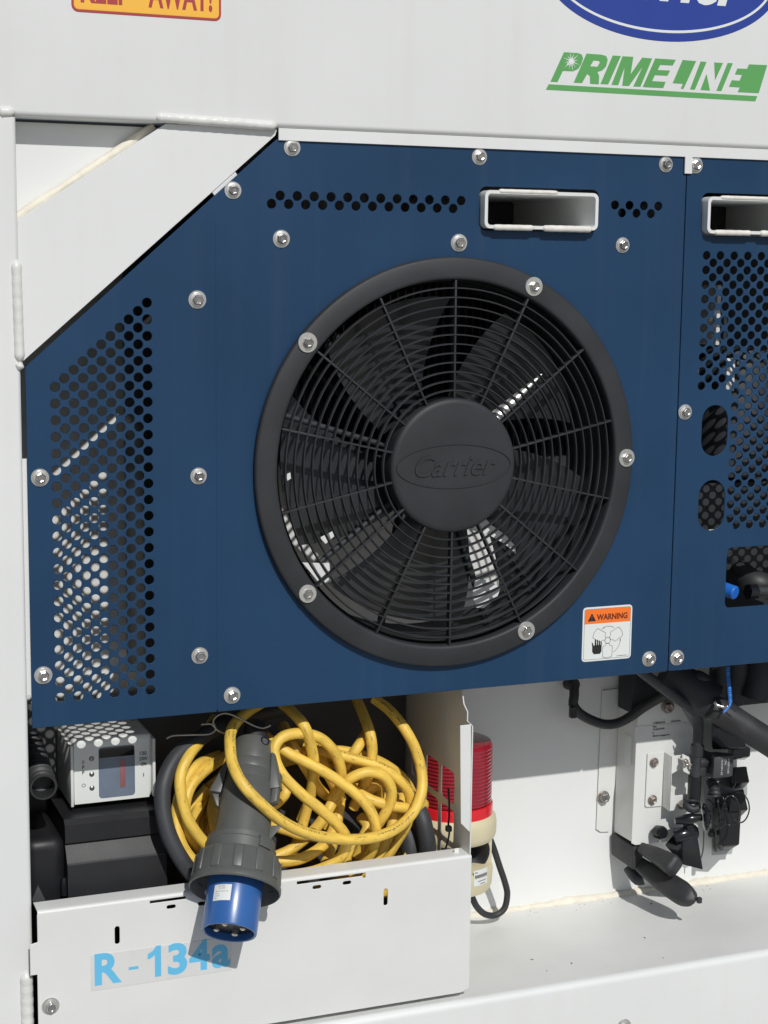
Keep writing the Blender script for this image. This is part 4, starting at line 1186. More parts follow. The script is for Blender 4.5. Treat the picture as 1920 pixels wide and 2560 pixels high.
hexa('latch_hook', [M2 @ Vector(p) for p in ((0.038, -0.006, -0.186), (0.038, 0.006, -0.186), (0.047, 0.006, -0.186), (0.047, -0.006, -0.186), (0.036, -0.005, -0.168), (0.036, 0.005, -0.168), (0.040, 0.005, -0.170), (0.040, -0.005, -0.170))], 'plug_grey', lt_, bev=0.001)
sc = PM @ Matrix.Rotation(a_view + to_right * 0.55, 4, 'Z') @ Vector((0.0276, 0, -0.264))
lathe('screw_well', [(0.0, -0.001), (0.0045, -0.001), (0.0052, 0.0008), (0.0066, 0.0008), (0.0070, -0.002)], frame(sc, PM.to_3x3() @ Matrix.Rotation(a_view + to_right * 0.55, 3, 'Z') @ Vector((1, 0, 0))), 'plug_dark', plug, n=20)
M3 = PM @ Matrix.Rotation(a_view + to_right * 1.35, 4, 'Z')
hexa('key_fin', [M3 @ Vector(p) for p in ((0.034, -0.001, -0.148), (0.034, 0.001, -0.148), (0.034, 0.001, -0.122), (0.034, -0.001, -0.122), (0.052, -0.001, -0.150), (0.052, 0.001, -0.150), (0.050, 0.001, -0.146), (0.050, -0.001, -0.146))], 'plug_grey', plug, bev=0.0003)


RL = 0.0364
V, F = [], []
n = 10
sgn = -to_right
for k in range(n + 1):
    a = a_view + sgn * (0.12 + 0.68 * k / n)
    for s in (0.030, 0.0515):
        V.append(PM @ Vector((RL * math.cos(a), RL * math.sin(a), -s)))
for k in range(n):
    F.append((2 * k, 2 * k + 1, 2 * k + 3, 2 * k + 2))
rlab = mesh('rating_label', V, F, 'sticker_white', sleeve, smooth=True)


def wrap_text(s, a0, a1, s0, s1, mat, parent):
    me = text_mesh(s)
    xs = [q.co.x for q in me.vertices]
    ys = [q.co.y for q in me.vertices]
    ax, bx, ay, by = min(xs), max(xs), min(ys), max(ys)
    for q in me.vertices:
        a = a0 + (q.co.x - ax) / (bx - ax) * (a1 - a0)
        h = s0 + (q.co.y - ay) / (by - ay) * (s1 - s0)
        q.co = PM @ Vector(((RL + 0.0002) * math.cos(a), (RL + 0.0002) * math.sin(a), -h))
    return finish('lettering', me, mat, parent)


for s, f0, f1, h0, h1 in (('QUASER', 0.62, 0.36, 0.0480, 0.0500), ('IEC 60309', 0.60, 0.34, 0.0455, 0.0470), ('3P+E 32A 6h', 0.72, 0.22, 0.0415, 0.0430), ('440V', 0.74, 0.56, 0.0385, 0.0398), ('50/60Hz', 0.74, 0.52, 0.0355, 0.0368), ('IP67', 0.74, 0.62, 0.0325, 0.0338)):
    wrap_text(s, a_view + sgn * f0, a_view + sgn * f1, h0, h1, 'ink_grey', sleeve)

# ================================================================== BEACON
bc = Vector((0.0905, 0.165, 0))
be = thing('warning_beacon', 'red ribbed warning beacon on a cream sounder base beside the tray', 'beacon', (bc.x, bc.y, -0.672))
ZB = Matrix.Translation((bc.x, bc.y, 0))
prof = [(0.0, -0.4420), (0.0520, -0.4420), (0.0550, -0.4430), (0.0562, -0.4470)]
z = -0.4470
while z > -0.5320:
    prof += [(0.0572, z - 0.0008), (0.0572, z - 0.0034), (0.0556, z - 0.0044), (0.0556, z - 0.0052)]
    z -= 0.0056
lathe('lens', prof, ZB, 'red_lens', be, n=64, angle=60)
lathe('lens_skirt', [(0.0560, z - 0.0002), (0.0590, z - 0.001), (0.0595, z - 0.003), (0.0595, z - 0.030)], ZB, 'red_bright', be, n=64)
zb = z - 0.020
lathe('base_collar', [(0.0560, zb + 0.004), (0.0600, zb + 0.003), (0.0640, zb - 0.002), (0.0655, zb - 0.010), (0.0655, zb - 0.026), (0.0640, zb - 0.032), (0.0610, zb - 0.036), (0.030, zb - 0.038)], ZB, 'cream', be, n=64)
base = lathe('base_body', [(0.030, zb - 0.078), (0.0560, zb - 0.080), (0.0610, zb - 0.082), (0.0615, zb - 0.086), (0.0600, -0.664), (0.0570, -0.672), (0.0, -0.673)], ZB, 'cream', be, n=64)
for a in (-0.15, 2.6, 3.7):
    box('base_strut', (0.050, -0.008, zb - 0.083), (0.0600, 0.008, zb - 0.034), 'cream', be, M=ZB @ Matrix.Rotation(a, 4, 'Z'), bev=0.002)
box('base_core', (bc.x - 0.035, bc.y + 0.01, zb - 0.082), (bc.x + 0.035, bc.y + 0.05, zb - 0.034), 'cream', be, bev=0.002)
HMx = frame((bc.x + 0.018, bc.y - 0.002, zb - 0.058), (0.12, -1, -0.1))
lathe('horn', [(0.014, -0.02), (0.016, 0.0), (0.020, 0.012), (0.030, 0.026), (0.026, 0.026), (0.017, 0.014), (0.010, 0.004), (0.0, 0.002)], HMx, 'horn_black', be, n=36)
hexa('horn_shade', [(bc.x - 0.045, bc.y - 0.02, zb - 0.037), (bc.x + 0.05, bc.y - 0.02, zb - 0.037), (bc.x + 0.05, bc.y + 0.02, zb - 0.037), (bc.x - 0.045, bc.y + 0.02, zb - 0.037),
                    (bc.x - 0.01, bc.y - 0.01, zb - 0.062), (bc.x + 0.022, bc.y - 0.01, zb - 0.062), (bc.x + 0.022, bc.y + 0.02, zb - 0.062), (bc.x - 0.01, bc.y + 0.02, zb - 0.062)], 'horn_black', be, bev=0.002)
# rating plate wrapped on the base
ll = 0.0608
va = math.atan2(cam.matrix_world.translation.y - bc.y, cam.matrix_world.translation.x - bc.x)


def wrapped(name, a0, a1, z0, z1, r, mat, parent):
    V, F = [], []
    m = 8
    for k in range(m + 1):
        a = a0 + (a1 - a0) * k / m
        for z_ in (z0, z1):
            V.append((bc.x + r * math.cos(a), bc.y + r * math.sin(a), z_))
    for k in range(m):
        F.append((2 * k, 2 * k + 1, 2 * k + 3, 2 * k + 2))
    return mesh(name, V, F, mat, parent, smooth=True)


lp = wrapped('rating_plate', va + 0.55, va + 1.02, -0.655, -0.630, ll + 0.0006, 'sticker_white', base)
wrapped('plate_band', va + 0.58, va + 1.00, -0.6425, -0.6375, ll + 0.0009, 'ink_grey', base)
wrapped('plate_line', va + 0.68, va + 0.95, -0.6485, -0.6472, ll + 0.0009, 'ink_grey', base)
wrapped('plate_line', va + 0.75, va + 0.92, -0.6530, -0.6517, ll + 0.0009, 'ink_grey', base)
wrapped('plate_line', va + 0.58, va + 0.66, -0.6345, -0.6328, ll + 0.0009, 'ink_grey', base)

bcord = tube('beacon_cord', [(0.1642, 0.1900, -0.6144), (0.1755, 0.1950, -0.6388), (0.1871, 0.2000, -0.6669), (0.1988, 0.2030, -0.6964), (0.2044, 0.2050, -0.7177), (0.1999, 0.2050, -0.7405), (0.1848, 0.2050, -0.7497), (0.1643, 0.2000, -0.7437), (0.1452, 0.1900, -0.7256), (0.1317, 0.1800, -0.7040), (0.1191, 0.1700, -0.6758)], 0.0050, 'black_rubber', None, step=0.0009, n=14,
             rf=lambda s, t: 1.0 + 0.05 * math.sin(s / 0.0026 * 2 * math.pi))
tag(bcord, 'black ribbed cord hanging in a loop below the beacon', 'cord')

# ================================================================== VALVE BRACKET AND GEAR ON THE RIGHT
vb = thing('valve_bracket', 'white bent sheet bracket bolted to the rear wall holding black valve gear', 'bracket', (0.44, 0.25, -0.66))
YFb = 0.187
fl = [(0.3898, 0.2490, -0.4120), (0.4217, 0.2490, -0.4110), (0.4220, 0.2490, -0.5502), (0.4111, 0.2490, -0.6538), (0.3951, 0.2490, -0.6524), (0.3869, 0.2490, -0.6465)]
plate('wall_flange', flat(fl), [], XZ(0.2495), 0.002, 'tray_paint', vb, bev=0.0005)
ffl = [(0.4198, 0.1870, -0.4453), (0.4298, 0.1870, -0.4269), (0.4788, 0.1870, -0.4166), (0.4988, 0.1870, -0.4298), (0.5304, 0.1870, -0.4795), (0.5328, 0.1870, -0.5302), (0.5375, 0.1870, -0.6605), (0.4953, 0.1870, -0.6592), (0.4245, 0.1870, -0.6573), (0.4176, 0.1870, -0.6533)]
plate('front_face', flat(ffl), [], XZ(YFb), 0.002, 'tray_paint', vb, bev=0.0006)
a0 = Vector(((0.4198, 0.1870, -0.4453)))
a1 = Vector(((0.4176, 0.1870, -0.6533)))
b0 = Vector((a0.x, 0.248, a0.z + 0.01))
b1 = Vector((a0.x, 0.248, (0.4130, 0.2490, -0.6536)[2]))
hexa('side_web', [Vector((a0.x + 0.0003, YFb + 0.0015, a0.z)), Vector((a0.x + 0.0003, YFb + 0.0015, a1.z + 0.001)), b1, b0] + [Vector((a0.x + 0.002, YFb + 0.0015, a0.z)), Vector((a0.x + 0.002, YFb + 0.0015, a1.z + 0.001)), b1 + Vector((0.0018, 0, 0)), b0 + Vector((0.0018, 0, 0))], 'tray_paint', vb, bev=0.0)
bolt(vb, *(0.3970, 0.2475, -0.5915), SMALLW, HEX, 1.25)
bolt(vb, *(0.4740, 0.1850, -0.4299), SMALLW, HEX_RUST, 1.35)
# stepped sub bracket
s1 = [(0.4396, 0.1840, -0.5043), (0.4703, 0.1840, -0.5047), (0.4692, 0.1840, -0.5955), (0.4415, 0.1840, -0.5946), (0.4385, 0.1840, -0.5912)]
plate('step_plate', flat(s1), [], XZ(0.184), 0.0018, 'tray_paint', vb, bev=0.0005)
c1, c2 = Vector(((0.4703, 0.1840, -0.5047))), Vector(((0.4692, 0.1840, -0.5955)))
hexa('step_web', [(c1.x, 0.184, c1.z), (c1.x, 0.184, c2.z), (c1.x, 0.163, c2.z - 0.002), (c1.x, 0.163, c1.z - 0.001), (c1.x + 0.0018, 0.184, c1.z), (c1.x + 0.0018, 0.184, c2.z), (c1.x + 0.0018, 0.163, c2.z - 0.002), (c1.x + 0.0018, 0.163, c1.z - 0.001)], 'tray_paint', vb, bev=0.0003)
s2 = [(0.4686, 0.1630, -0.5027), (0.4909, 0.1630, -0.5034), (0.4994, 0.1630, -0.5308), (0.4649, 0.1630, -0.5298), (0.4664, 0.1630, -0.5653), (0.4769, 0.1630, -0.5719), (0.5123, 0.1630, -0.5747), (0.5129, 0.1630, -0.5868), (0.4951, 0.1630, -0.5990), (0.4749, 0.1630, -0.5939)]
zt, zbm = c1.z - 0.001, c2.z - 0.002
plate('step_face', [(c1.x, zt), (c1.x + 0.050, zt), (c1.x + 0.050, zt - 0.022), (c1.x + 0.012, zt - 0.026), (c1.x + 0.003, zt - 0.030), (c1.x + 0.003, zt - 0.060), (c1.x + 0.012, zt - 0.067), (c1.x + 0.050, zt - 0.067), (c1.x + 0.050, zbm + 0.006), (c1.x + 0.040, zbm), (c1.x, zbm)],
      [], XZ(0.163), 0.0018, 'tray_paint', vb, bev=0.0005)
e1 = [(0.4828, 0.1500, -0.4993), (0.5034, 0.1500, -0.5100), (0.5080, 0.1500, -0.5140), (0.5071, 0.1500, -0.5378), (0.5023, 0.1500, -0.5383), (0.4865, 0.1500, -0.5291)]
plate('ear', flat(e1), [], XZ(0.150), 0.002, 'tray_paint', vb, bev=0.0006)
for q in ((0.4512, 0.1822, -0.5194), (0.4506, 0.1822, -0.5819)):
    bolt(vb, *q, SMALLW, HEX_RUST, 0.95)
bolt(vb, *(0.4940, 0.1612, -0.5881), SMALLW, HEX_RUST, 1.0)
for q in ((0.4877, 0.1490, -0.5138), (0.4985, 0.1490, -0.5207)):
    bolt(vb, *q, SMALLW, HEX, 0.8)
bolt(vb, *(0.4727, 0.1855, -0.6401), SMALLW, HEX, 1.2)
lb = plate('maker_label', flat([(0.4158, 0.1862, -0.4581), (0.5143, 0.1862, -0.4599), (0.5253, 0.1862, -0.4854), (0.4172, 0.1862, -0.4832)]), [], XZ(0.1862), 0.0003, 'clear_tag', vb, bev=0.00003)
KM = XZ(0.1859)
q0 = (0.4170, 0.1860, -0.4814)
lx, lz = q0[0], q0[2]
lettering('lettering', 'CTM4S60120', lx + 0.032, lx + 0.054, lz + 0.0245, lz + 0.0275, KM, 'ink', lb, bold=0.01)
lettering('lettering', '09023001', lx + 0.065, lx + 0.083, lz + 0.0245, lz + 0.027, KM, 'ink', lb, bold=0.01)
lettering('lettering', 'P/N', lx + 0.032, lx + 0.038, lz + 0.0185, lz + 0.0212, KM, 'ink', lb, bold=0.01)
lettering('lettering', '76-66274-00', lx + 0.032, lx + 0.053, lz + 0.0142, lz + 0.0170, KM, 'ink', lb, bold=0.01)
lettering('lettering', '1', lx + 0.032, lx + 0.0331, lz + 0.0085, lz + 0.0112, KM, 'ink', lb, bold=0.01)
lettering('lettering', 'Made in Singapore', lx + 0.032, lx + 0.063, lz + 0.0025, lz + 0.0062, KM, 'ink', lb, bold=0.01)
# small label on the side web
sl = mesh('side_label', [(a0.x - 0.0004, 0.200, -0.4780), (a0.x - 0.0004, 0.222, -0.4800), (a0.x - 0.0004, 0.222, -0.5290), (a0.x - 0.0004, 0.200, -0.5270)], [(0, 1, 2, 3)], 'sticker_white', vb)

# plate behind, against the wall, carrying the switches
bp2 = plate('switch_plate', flat([(0.5801, 0.2350, -0.5738), (0.6063, 0.2350, -0.5607), (0.6657, 0.2350, -0.5645), (0.6682, 0.2350, -0.6128), (0.6422, 0.2350, -0.7157), (0.6033, 0.2350, -0.7132), (0.5981, 0.2350, -0.6462), (0.5836, 0.2350, -0.6217)]), [], XZ(0.235), 0.002, 'sticker_grey')
tag(bp2, 'grey mounting plate behind the stacked black switches', 'plate')

# black valve with round knob
va_ = thing('service_valve', 'glossy black valve body with a round disc knob and pleated hood', 'valve', (0.4923, 0.1400, -0.6140))
tube('valve_body', [(0.4708, 0.1450, -0.6079), (0.4847, 0.1400, -0.6062), (0.4967, 0.1350, -0.6036), (0.5114, 0.1300, -0.6021)], 0.0075, 'black_gloss', va_, n=16, rf=lambda s, t: 0.75 + 0.45 * math.sin(t * 3.0) ** 2)
kc = Vector(((0.5164, 0.1280, -0.6012)))
lathe('disc_knob', [(0.0, 0.008), (0.010, 0.008), (0.014, 0.004), (0.0215, 0.0025), (0.0225, 0.0), (0.0215, -0.0025), (0.012, -0.004), (0.0, -0.004)], frame(kc, (0.9, -0.35, 0.1)), 'black_gloss', va_, n=40)
tube('clamp_ring', [(0.4894, 0.1480, -0.5811), (0.4909, 0.1400, -0.5852), (0.4969, 0.1350, -0.5891), (0.5054, 0.1330, -0.5863)], 0.0065, 'black_plastic', va_, n=12)
tube('valve_stem', [(0.4934, 0.1420, -0.6135), (0.4966, 0.1420, -0.6236), (0.4942, 0.1420, -0.6314)], 0.009, 'black_gloss', va_, n=14)
hood = hexa('hood', [(0.4823, 0.1650, -0.6368), (0.4828, 0.1400, -0.6244), (0.5052, 0.1350, -0.6223), (0.5183, 0.1700, -0.6343), (0.4643, 0.1650, -0.6537), (0.4766, 0.1300, -0.6774), (0.5117, 0.1200, -0.6873), (0.5419, 0.1750, -0.6912)], 'black_gloss', va_, bev=0.003)
tube('hood_neck', [(0.4743, 0.1500, -0.6362), (0.4874, 0.1450, -0.6324), (0.5095, 0.1450, -0.6303)], 0.012, 'black_gloss', va_, n=16)
lathe('hood_knob', [(0.0, 0.004), (0.009, 0.004), (0.011, 0.0), (0.011, -0.012)], frame((0.4599, 0.1650, -0.6331), (0.1, -1, 0.2)), 'black_gloss', va_, n=24)

for np_, rr in (((0.5054, 0.1460, -0.5861), 0.0115), ((0.5078, 0.1460, -0.4899), 0.0112)):
    lathe('hex_nut', [(0.0, 0.004), (rr * 0.92, 0.004), (rr, 0.002), (rr, -0.004), (rr * 0.9, -0.006), (0.0, -0.006)], frame(np_, (0.05, 0, 1)), 'dull_steel' if rr > 0.0113 else 'black_gloss', va_, n=6)
tube('clamp_band', [(0.4898, 0.1500, -0.5826), (0.4905, 0.1400, -0.5755), (0.4971, 0.1350, -0.5731), (0.5069, 0.1360, -0.5769), (0.5148, 0.1450, -0.5863)], 0.0028, 'black_plastic', va_, n=10, flat=0.6)
lathe('clamp_screw', [(0.0, 0.004), (0.004, 0.004), (0.005, 0.003), (0.005, -0.006)], frame((0.4854, 0.1480, -0.5827), (-0.3, -1, 0.1)), 'rust_steel', va_, n=16)
tube('lead_wire', [(0.5619, 0.2000, -0.6546), (0.5623, 0.2000, -0.6713), (0.5617, 0.2000, -0.6887), (0.5617, 0.2050, -0.7022)], 0.0012, 'grey_case', va_, n=6)
# two rubber boots on a block under the bracket
rb1 = thing('cable_boot', 'two grey black rubber boots pointing out under the white bracket', 'rubber boot', (0.4582, 0.2000, -0.7184))
hexa('boot_block', [(0.4131, 0.2480, -0.6549), (0.4223, 0.1920, -0.6599), (0.4235, 0.1900, -0.7006), (0.4149, 0.2480, -0.6932), (0.4556, 0.2480, -0.6580), (0.4420, 0.1920, -0.6602), (0.4425, 0.1900, -0.7027), (0.4571, 0.2480, -0.6973)], 'black_rubber', rb1, bev=0.003)
tube('upper_boot', [(0.4363, 0.1860, -0.6638), (0.4397, 0.1720, -0.6647), (0.4430, 0.1540, -0.6653), (0.4468, 0.1370, -0.6672), (0.4499, 0.1210, -0.6688), (0.4525, 0.1120, -0.6701), (0.4546, 0.1060, -0.6714)], 0.0165, 'black_rubber', rb1, n=32, step=0.0015, sq=4.5,
     rf=lambda s, t: (0.52 + 0.52 * t) if t < 0.88 else (0.52 + 0.52 * 0.88) * max(0.03, 1 - ((t - 0.88) / 0.12) ** 2) ** 0.33)
tube('lower_boot', [(0.4386, 0.2000, -0.6934), (0.4447, 0.1820, -0.6996), (0.4517, 0.1580, -0.7047), (0.4583, 0.1340, -0.7096), (0.4636, 0.1120, -0.7133), (0.4675, 0.0940, -0.7150), (0.4704, 0.0820, -0.7156), (0.4719, 0.0770, -0.7157)], 0.0165, 'black_rubber', rb1, n=32, step=0.0015, flat=0.85, sq=4.0,
     rf=lambda s, t: (0.66 + 0.48 * math.sin(t * 2.2)) * (1.0 if t < 0.72 else max(0.02, 1 - ((t - 0.72) / 0.28) ** 2.4) ** 0.6))
nb_ = Vector(((0.4750, 0.0720, -0.7145)))
box('boot_nub', tuple(nb_ - Vector((0.0035, 0.0035, 0.0045))), tuple(nb_ + Vector((0.0035, 0.0035, 0.0045))), 'black_rubber', rb1, bev=0.001)
tube('boot_wrap', [(0.4360, 0.2250, -0.7094), (0.4388, 0.2150, -0.7181), (0.4415, 0.2050, -0.7235), (0.4491, 0.2000, -0.7216)], 0.010, 'grey_rubber', rb1, n=14)

# square solenoid with white print
so = thing('solenoid_coil', 'dark grey square solenoid coil with white printed numbers', 'solenoid', (0.5628, 0.1500, -0.5378))
cf = [(0.5261, 0.1250, -0.5026), (0.5567, 0.1150, -0.4989), (0.5552, 0.1150, -0.5339), (0.5259, 0.1250, -0.5378)]
cbk = [(0.5516, 0.1850, -0.5118), (0.5919, 0.1750, -0.5158), (0.5930, 0.1750, -0.5523), (0.5498, 0.1850, -0.5542)]
hexa('coil_case', cf + cbk, 'grey_case', so, bev=0.0022)
# print runs down the face
cfv = [Vector(p) for p in cf]
fu = (cfv[1] - cfv[0])
fv = (cfv[3] - cfv[0])
nrm = fu.cross(fv).normalized()
if nrm.y > 0:
    nrm = -nrm


def face_text(s, u0, u1, v0, v1):
    """text reading downwards: its x runs down the face, its height runs towards the right edge"""
    me = text_mesh(s, 0.01)
    xs = [q.co.x for q in me.vertices]
    ys = [q.co.y for q in me.vertices]
    ax, bx, ay, by = min(xs), max(xs), min(ys), max(ys)
    for q in me.vertices:
        tx = (q.co.x - ax) / (bx - ax)
        ty = (q.co.y - ay) / (by - ay)
        q.co = cfv[0] + fu * (u0 + (u1 - u0) * ty) + fv * (v0 + (v1 - v0) * tx) + nrm * 0.0006
    finish('lettering', me, 'print_white', so)


face_text('ENC0ET1USD', 0.71, 0.79, 0.14, 0.84)
face_text('CTPL', 0.55, 0.63, 0.13, 0.42)
face_text('14-01091-03', 0.38, 0.46, 0.16, 0.86)
tube('coil_stem', [(0.5131, 0.1500, -0.5174), (0.5226, 0.1500, -0.5173), (0.5380, 0.1550, -0.5214)], 0.0085, 'black_rubber', so, n=16)
tube('coil_arm', [(0.5272, 0.1700, -0.5077), (0.5349, 0.1650, -0.5093), (0.5376, 0.1550, -0.5123), (0.5387, 0.1500, -0.5223), (0.5356, 0.1500, -0.5366)], 0.0065, 'black_rubber', so, n=14)
tube('strain_relief', [(0.5479, 0.1650, -0.5555), (0.5463, 0.1550, -0.5604), (0.5461, 0.1500, -0.5670), (0.5465, 0.1500, -0.5752)], 0.0085, 'black_rubber', so, n=18, step=0.0008, rf=lambda s, t: (1 + 0.12 * math.sin(s / 0.0042 * 6.283)) * (0.85 + 0.3 * t))

# stack of black switches
sw = thing('pressure_switch', 'tall black stepped switch housing against the rear wall at the picture edge', 'switch', (0.6142, 0.2000, -0.6826))
hexa('switch_base', [(0.5743, 0.1750, -0.6073), (0.6096, 0.1650, -0.6065), (0.6091, 0.1650, -0.6718), (0.5757, 0.1750, -0.6744), (0.5970, 0.2320, -0.6271), (0.6447, 0.2320, -0.6282), (0.6400, 0.2320, -0.7059), (0.6056, 0.2320, -0.7077)], 'black_box', sw, bev=0.003)
hexa('switch_step', [(0.5896, 0.1650, -0.5788), (0.6083, 0.1600, -0.5735), (0.6161, 0.1550, -0.6090), (0.5857, 0.1650, -0.6120), (0.6014, 0.2300, -0.6059), (0.6528, 0.2300, -0.6056), (0.6550, 0.2300, -0.6491), (0.6031, 0.2300, -0.6415)], 'black_box', sw, bev=0.002)
hexa('switch_head', [(0.5921, 0.1650, -0.5373), (0.6119, 0.1600, -0.5362), (0.6164, 0.1550, -0.5622), (0.5926, 0.1650, -0.5652), (0.6277, 0.2300, -0.5625), (0.6545, 0.2300, -0.5636), (0.6564, 0.2300, -0.6009), (0.6293, 0.2300, -0.5955)], 'black_box', sw, bev=0.002)
hexa('switch_neck', [(0.5925, 0.1700, -0.5030), (0.6220, 0.1650, -0.5063), (0.6224, 0.1650, -0.5225), (0.5936, 0.1700, -0.5256), (0.6213, 0.2300, -0.5171), (0.6571, 0.2300, -0.5205), (0.6586, 0.2300, -0.5503), (0.6227, 0.2300, -0.5467)], 'black_gloss', sw, bev=0.003)
hexa('switch_shade', [(0.5476, 0.1700, -0.4524), (0.6042, 0.1600, -0.4835), (0.6105, 0.1600, -0.5064), (0.5510, 0.1700, -0.5043), (0.5982, 0.2300, -0.4701), (0.6572, 0.2300, -0.5030), (0.6586, 0.2300, -0.5309), (0.5905, 0.2300, -0.5251)], 'black_gloss', sw, bev=0.004)
lathe('plug_port', [(0.0, 0.001), (0.0030, 0.001), (0.0042, 0.0), (0.0042, -0.01)], frame((0.5795, 0.1720, -0.6772), (0, -1, -0.5)), 'grey_case', sw, n=20)
lathe('side_port', [(0.0, 0.001), (0.0045, 0.001), (0.006, -0.001), (0.006, -0.015)], frame((0.5706, 0.1900, -0.6581), (-0.6, -1, 0)), 'black_gloss', sw, n=20)

# loops of thin wire
wl = tubes('thin_wire', [
    [(0.5388, 0.1600, -0.5847), (0.5429, 0.1550, -0.5861), (0.5457, 0.1400, -0.5979), (0.5474, 0.1320, -0.6068), (0.5518, 0.1300, -0.6124)],
    [(0.5342, 0.1350, -0.6144), (0.5390, 0.1280, -0.6199), (0.5422, 0.1250, -0.6120), (0.5414, 0.1250, -0.5958), (0.5403, 0.1300, -0.5812), (0.5458, 0.1350, -0.5729), (0.5523, 0.1350, -0.5744), (0.5528, 0.1280, -0.5852), (0.5518, 0.1240, -0.5999), (0.5480, 0.1240, -0.6156), (0.5437, 0.1280, -0.6229)],
    [(0.5372, 0.1400, -0.6285), (0.5388, 0.1340, -0.6288), (0.5423, 0.1300, -0.6226), (0.5421, 0.1260, -0.6075), (0.5537, 0.1300, -0.5778), (0.5594, 0.1320, -0.5734), (0.5652, 0.1300, -0.5710), (0.5714, 0.1250, -0.5766), (0.5732, 0.1200, -0.5882), (0.5741, 0.1200, -0.6052), (0.5704, 0.1220, -0.6143), (0.5616, 0.1250, -0.6192), (0.5553, 0.1280, -0.6170)],
    [(0.5621, 0.1300, -0.5990), (0.5662, 0.1260, -0.6071), (0.5712, 0.1220, -0.6120), (0.5787, 0.1180, -0.6144), (0.5848, 0.1140, -0.6069), (0.5882, 0.1120, -0.5938), (0.5880, 0.1140, -0.5815), (0.5847, 0.1180, -0.5719), (0.5809, 0.1250, -0.5672), (0.5741, 0.1300, -0.5663)],
    [(0.5766, 0.1400, -0.5381), (0.5782, 0.1400, -0.5528), (0.5781, 0.1420, -0.5599), (0.5791, 0.1500, -0.5673)],
], 0.0012, 'black_gloss', None, n=8, step=0.002)
tag(wl, 'loops of thin black wire in front of the switch housing', 'wire')

# hoses and insulation above
hz = tube('ribbed_hose', [(0.3227, 0.2220, -0.3890), (0.3194, 0.2150, -0.4051), (0.3172, 0.2120, -0.4201), (0.3282, 0.2100, -0.4345), (0.3475, 0.2080, -0.4464), (0.3692, 0.2040, -0.4542), (0.3906, 0.2000, -0.4536), (0.4083, 0.1900, -0.4419), (0.4245, 0.1780, -0.4252), (0.4377, 0.1650, -0.4113), (0.4471, 0.1500, -0.3978), (0.4619, 0.1400, -0.3838)], 0.0078, 'black_rubber', None, step=0.0009, n=16, rf=lambda s, t: 1 + 0.05 * math.sin(s / 0.0034 * 6.283))
tag(hz, 'black ribbed hose sagging across the shaded rear wall', 'hose')
lathe('hose_clip', [(0.0, 0.003), (0.008, 0.003), (0.0105, 0.001), (0.0105, -0.03)], frame((0.3293, 0.2350, -0.3937), (0, -1, 0.1)), 'black_rubber', hz, n=24)
box('hose_tie', tuple(Vector((0.3126, 0.2050, -0.4296)) - Vector((0.005, 0.005, 0.009))), tuple(Vector((0.3126, 0.2050, -0.4296)) + Vector((0.005, 0.005, 0.009))), 'black_gloss', hz, bev=0.001)
lp_ = tube('steel_pipe', [(0.3614, 0.1000, -0.3350), (0.3881, 0.1050, -0.3547), (0.4210, 0.1120, -0.3778), (0.4502, 0.1200, -0.3979), (0.4773, 0.1280, -0.4150), (0.4954, 0.1350, -0.4290), (0.5041, 0.1400, -0.4450), (0.5059, 0.1420, -0.4714), (0.5061, 0.1440, -0.5021), (0.5056, 0.1460, -0.5372), (0.5058, 0.1470, -0.5701), (0.5045, 0.1470, -0.5852)], 0.0082, 'grey_rubber', None, n=16)
tag(lp_, 'dark tube running diagonally under the panel then straight down', 'tube')
tube('rubber_sleeve', [(0.5062, 0.1430, -0.4846), (0.5061, 0.1440, -0.5021)], 0.0100, 'black_rubber', lp_, n=18, step=0.01)
tube('rubber_sleeve', [(0.5056, 0.1460, -0.5372), (0.5058, 0.1470, -0.5701), (0.5046, 0.1470, -0.5809)], 0.0108, 'black_gloss', lp_, n=18, step=0.01)
ins = tube('insulated_pipe', [(0.4978, 0.1000, -0.4106), (0.5077, 0.0970, -0.4150), (0.5251, 0.0900, -0.4250), (0.5449, 0.0820, -0.4385), (0.5655, 0.0750, -0.4523), (0.5912, 0.0680, -0.4692), (0.6164, 0.0600, -0.4867)], 0.0215, 'black_rubber', None, n=28, rf=lambda s, t: min(1, 0.82 + 4 * t))
tag(ins, 'fat black rubber insulated pipe slanting down to the picture edge', 'pipe')
tube('torn_film', [(0.4888, 0.0750, -0.3958), (0.4915, 0.0700, -0.3998), (0.4993, 0.0670, -0.4023), (0.5069, 0.0640, -0.4018)], 0.0018, 'steel', ins, n=6, flat=0.4)
tube('tape_edge', [(0.5095, 0.0620, -0.4019), (0.5142, 0.0600, -0.4060), (0.5178, 0.0580, -0.4092)], 0.0008, 'black_gloss', ins, n=6)
dm = thing('hose_bundle', 'dark bundle of hoses and brackets in shadow under the blue panel', 'hoses', (0.5314, 0.1700, -0.4001))
tube('hose', [(0.4497, 0.1600, -0.3671), (0.4684, 0.1500, -0.3784), (0.4871, 0.1400, -0.3904), (0.5028, 0.1300, -0.4014), (0.5184, 0.1200, -0.4106)], 0.030, 'dark_inside', dm, n=20)
tube('hose', [(0.4865, 0.1400, -0.3757), (0.4927, 0.1300, -0.3712), (0.5047, 0.1300, -0.3774)], 0.013, 'black_rubber', dm, n=16)
tube('hose', [(0.5535, 0.1600, -0.3554), (0.5528, 0.1600, -0.3816), (0.5591, 0.1700, -0.4198)], 0.017, 'dark_inside', dm, n=16)
tube('hose', [(0.5787, 0.1500, -0.3515), (0.5802, 0.1500, -0.3814), (0.5809, 0.1600, -0.4236)], 0.018, 'dark_inside', dm, n=16)
tube('hose', [(0.6143, 0.1400, -0.3520), (0.6073, 0.1300, -0.3876), (0.6007, 0.1300, -0.4134)], 0.022, 'dark_inside', dm, n=16)
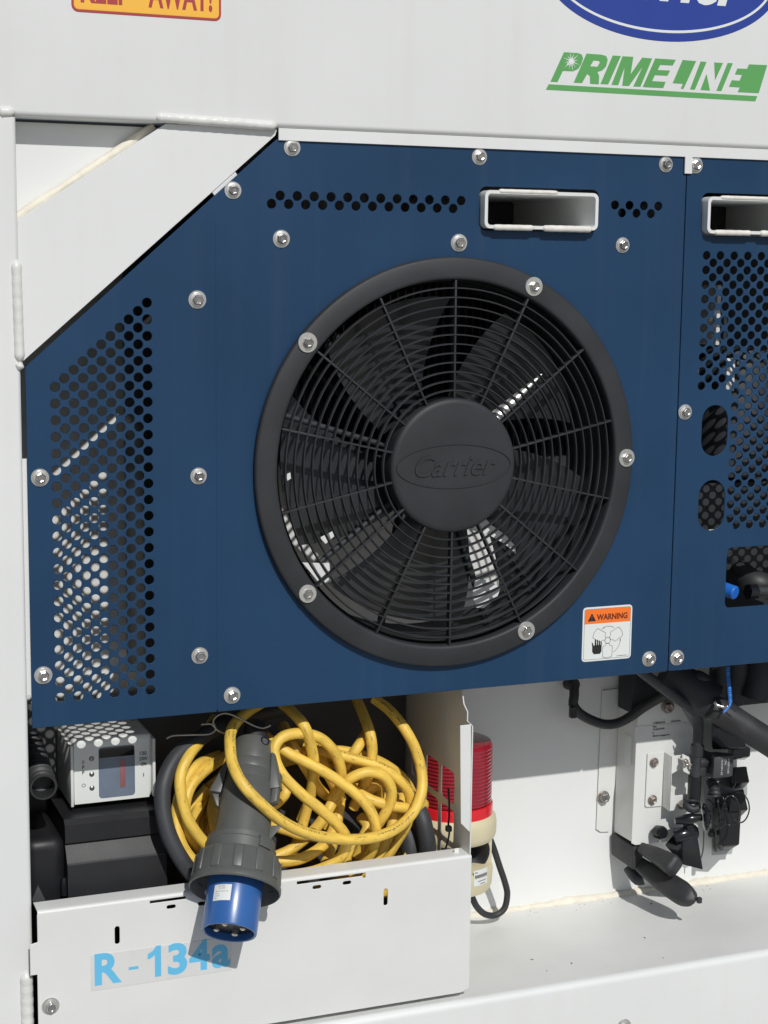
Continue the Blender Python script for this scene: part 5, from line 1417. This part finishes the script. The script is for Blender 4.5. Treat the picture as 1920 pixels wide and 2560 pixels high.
box('dark_bracket', (0.4156, 0.2450, -0.4405), tuple(Vector((0.4690, 0.2000, -0.3710))), 'dark_inside', dm, bev=0.003)
box('backing', (0.60, 0.18, -0.44), (0.86, 0.2, -0.30), 'dark_inside', dm, bev=0.004)
tank = lathe('round_tank', [(0.0, 0.25), (0.075, 0.25), (0.08, 0.24), (0.08, 0.03), (0.075, 0.0), (0.0, -0.01)], Matrix.Translation((0.80, 0.10, -0.40)), 'grey_rubber', None, n=40)
tag(tank, 'round dark vessel just outside the frame beside the insulated pipe', 'vessel')
bt = tube('blue_tie', [(0.5029, 0.0620, -0.3374), (0.5030, 0.0600, -0.3562), (0.5037, 0.0580, -0.3667), (0.5039, 0.0560, -0.3780), (0.5034, 0.0530, -0.3881), (0.5011, 0.0500, -0.3947), (0.4963, 0.0480, -0.3988), (0.4877, 0.0460, -0.4047)], 0.0030, 'tie_blue', None, n=10, step=0.0008,
          rf=lambda s, t: (1 + 0.30 * math.sin(s / 0.0036 * 6.283)) if t < 0.74 else 0.62)
tag(bt, 'bright blue beaded cable tie hanging over the insulated pipe', 'cable tie')

# ledge bolt and bits of grit on the floor
bolt(fr, *(0.2866, -0.0300, -0.8478), FLANGE, HEX, 1.0)
V, F = [], []
for k in range(80):
    if k < 6:
        x, y, r = random.uniform(0.06, 0.55), random.uniform(0.0, 0.22), random.uniform(0.0010, 0.0022)
    else:
        x, y, r = random.uniform(0.25, 0.62), 0.243 - abs(random.gauss(0, 0.014)), random.uniform(0.0003, 0.0009)
    o = len(V)
    a = random.uniform(0, 6)
    st_ = random.uniform(1.0, 2.6)
    for j in range(5):
        t = 2 * math.pi * j / 5
        u, w = r * st_ * math.cos(t), r * 0.7 * math.sin(t)
        V.append((x + u * math.cos(a) - w * math.sin(a), y + u * math.sin(a) + w * math.cos(a), FLOOR + 0.0002))
    V.append((x, y, FLOOR + r * 0.8))
    F += [(o + j, o + (j + 1) % 5, o + 5) for j in range(5)]
grit = mesh('grit', V, F, 'grit')
tag(grit, 'scattered dark grit on the white ledge floor', 'grit', kind='stuff')
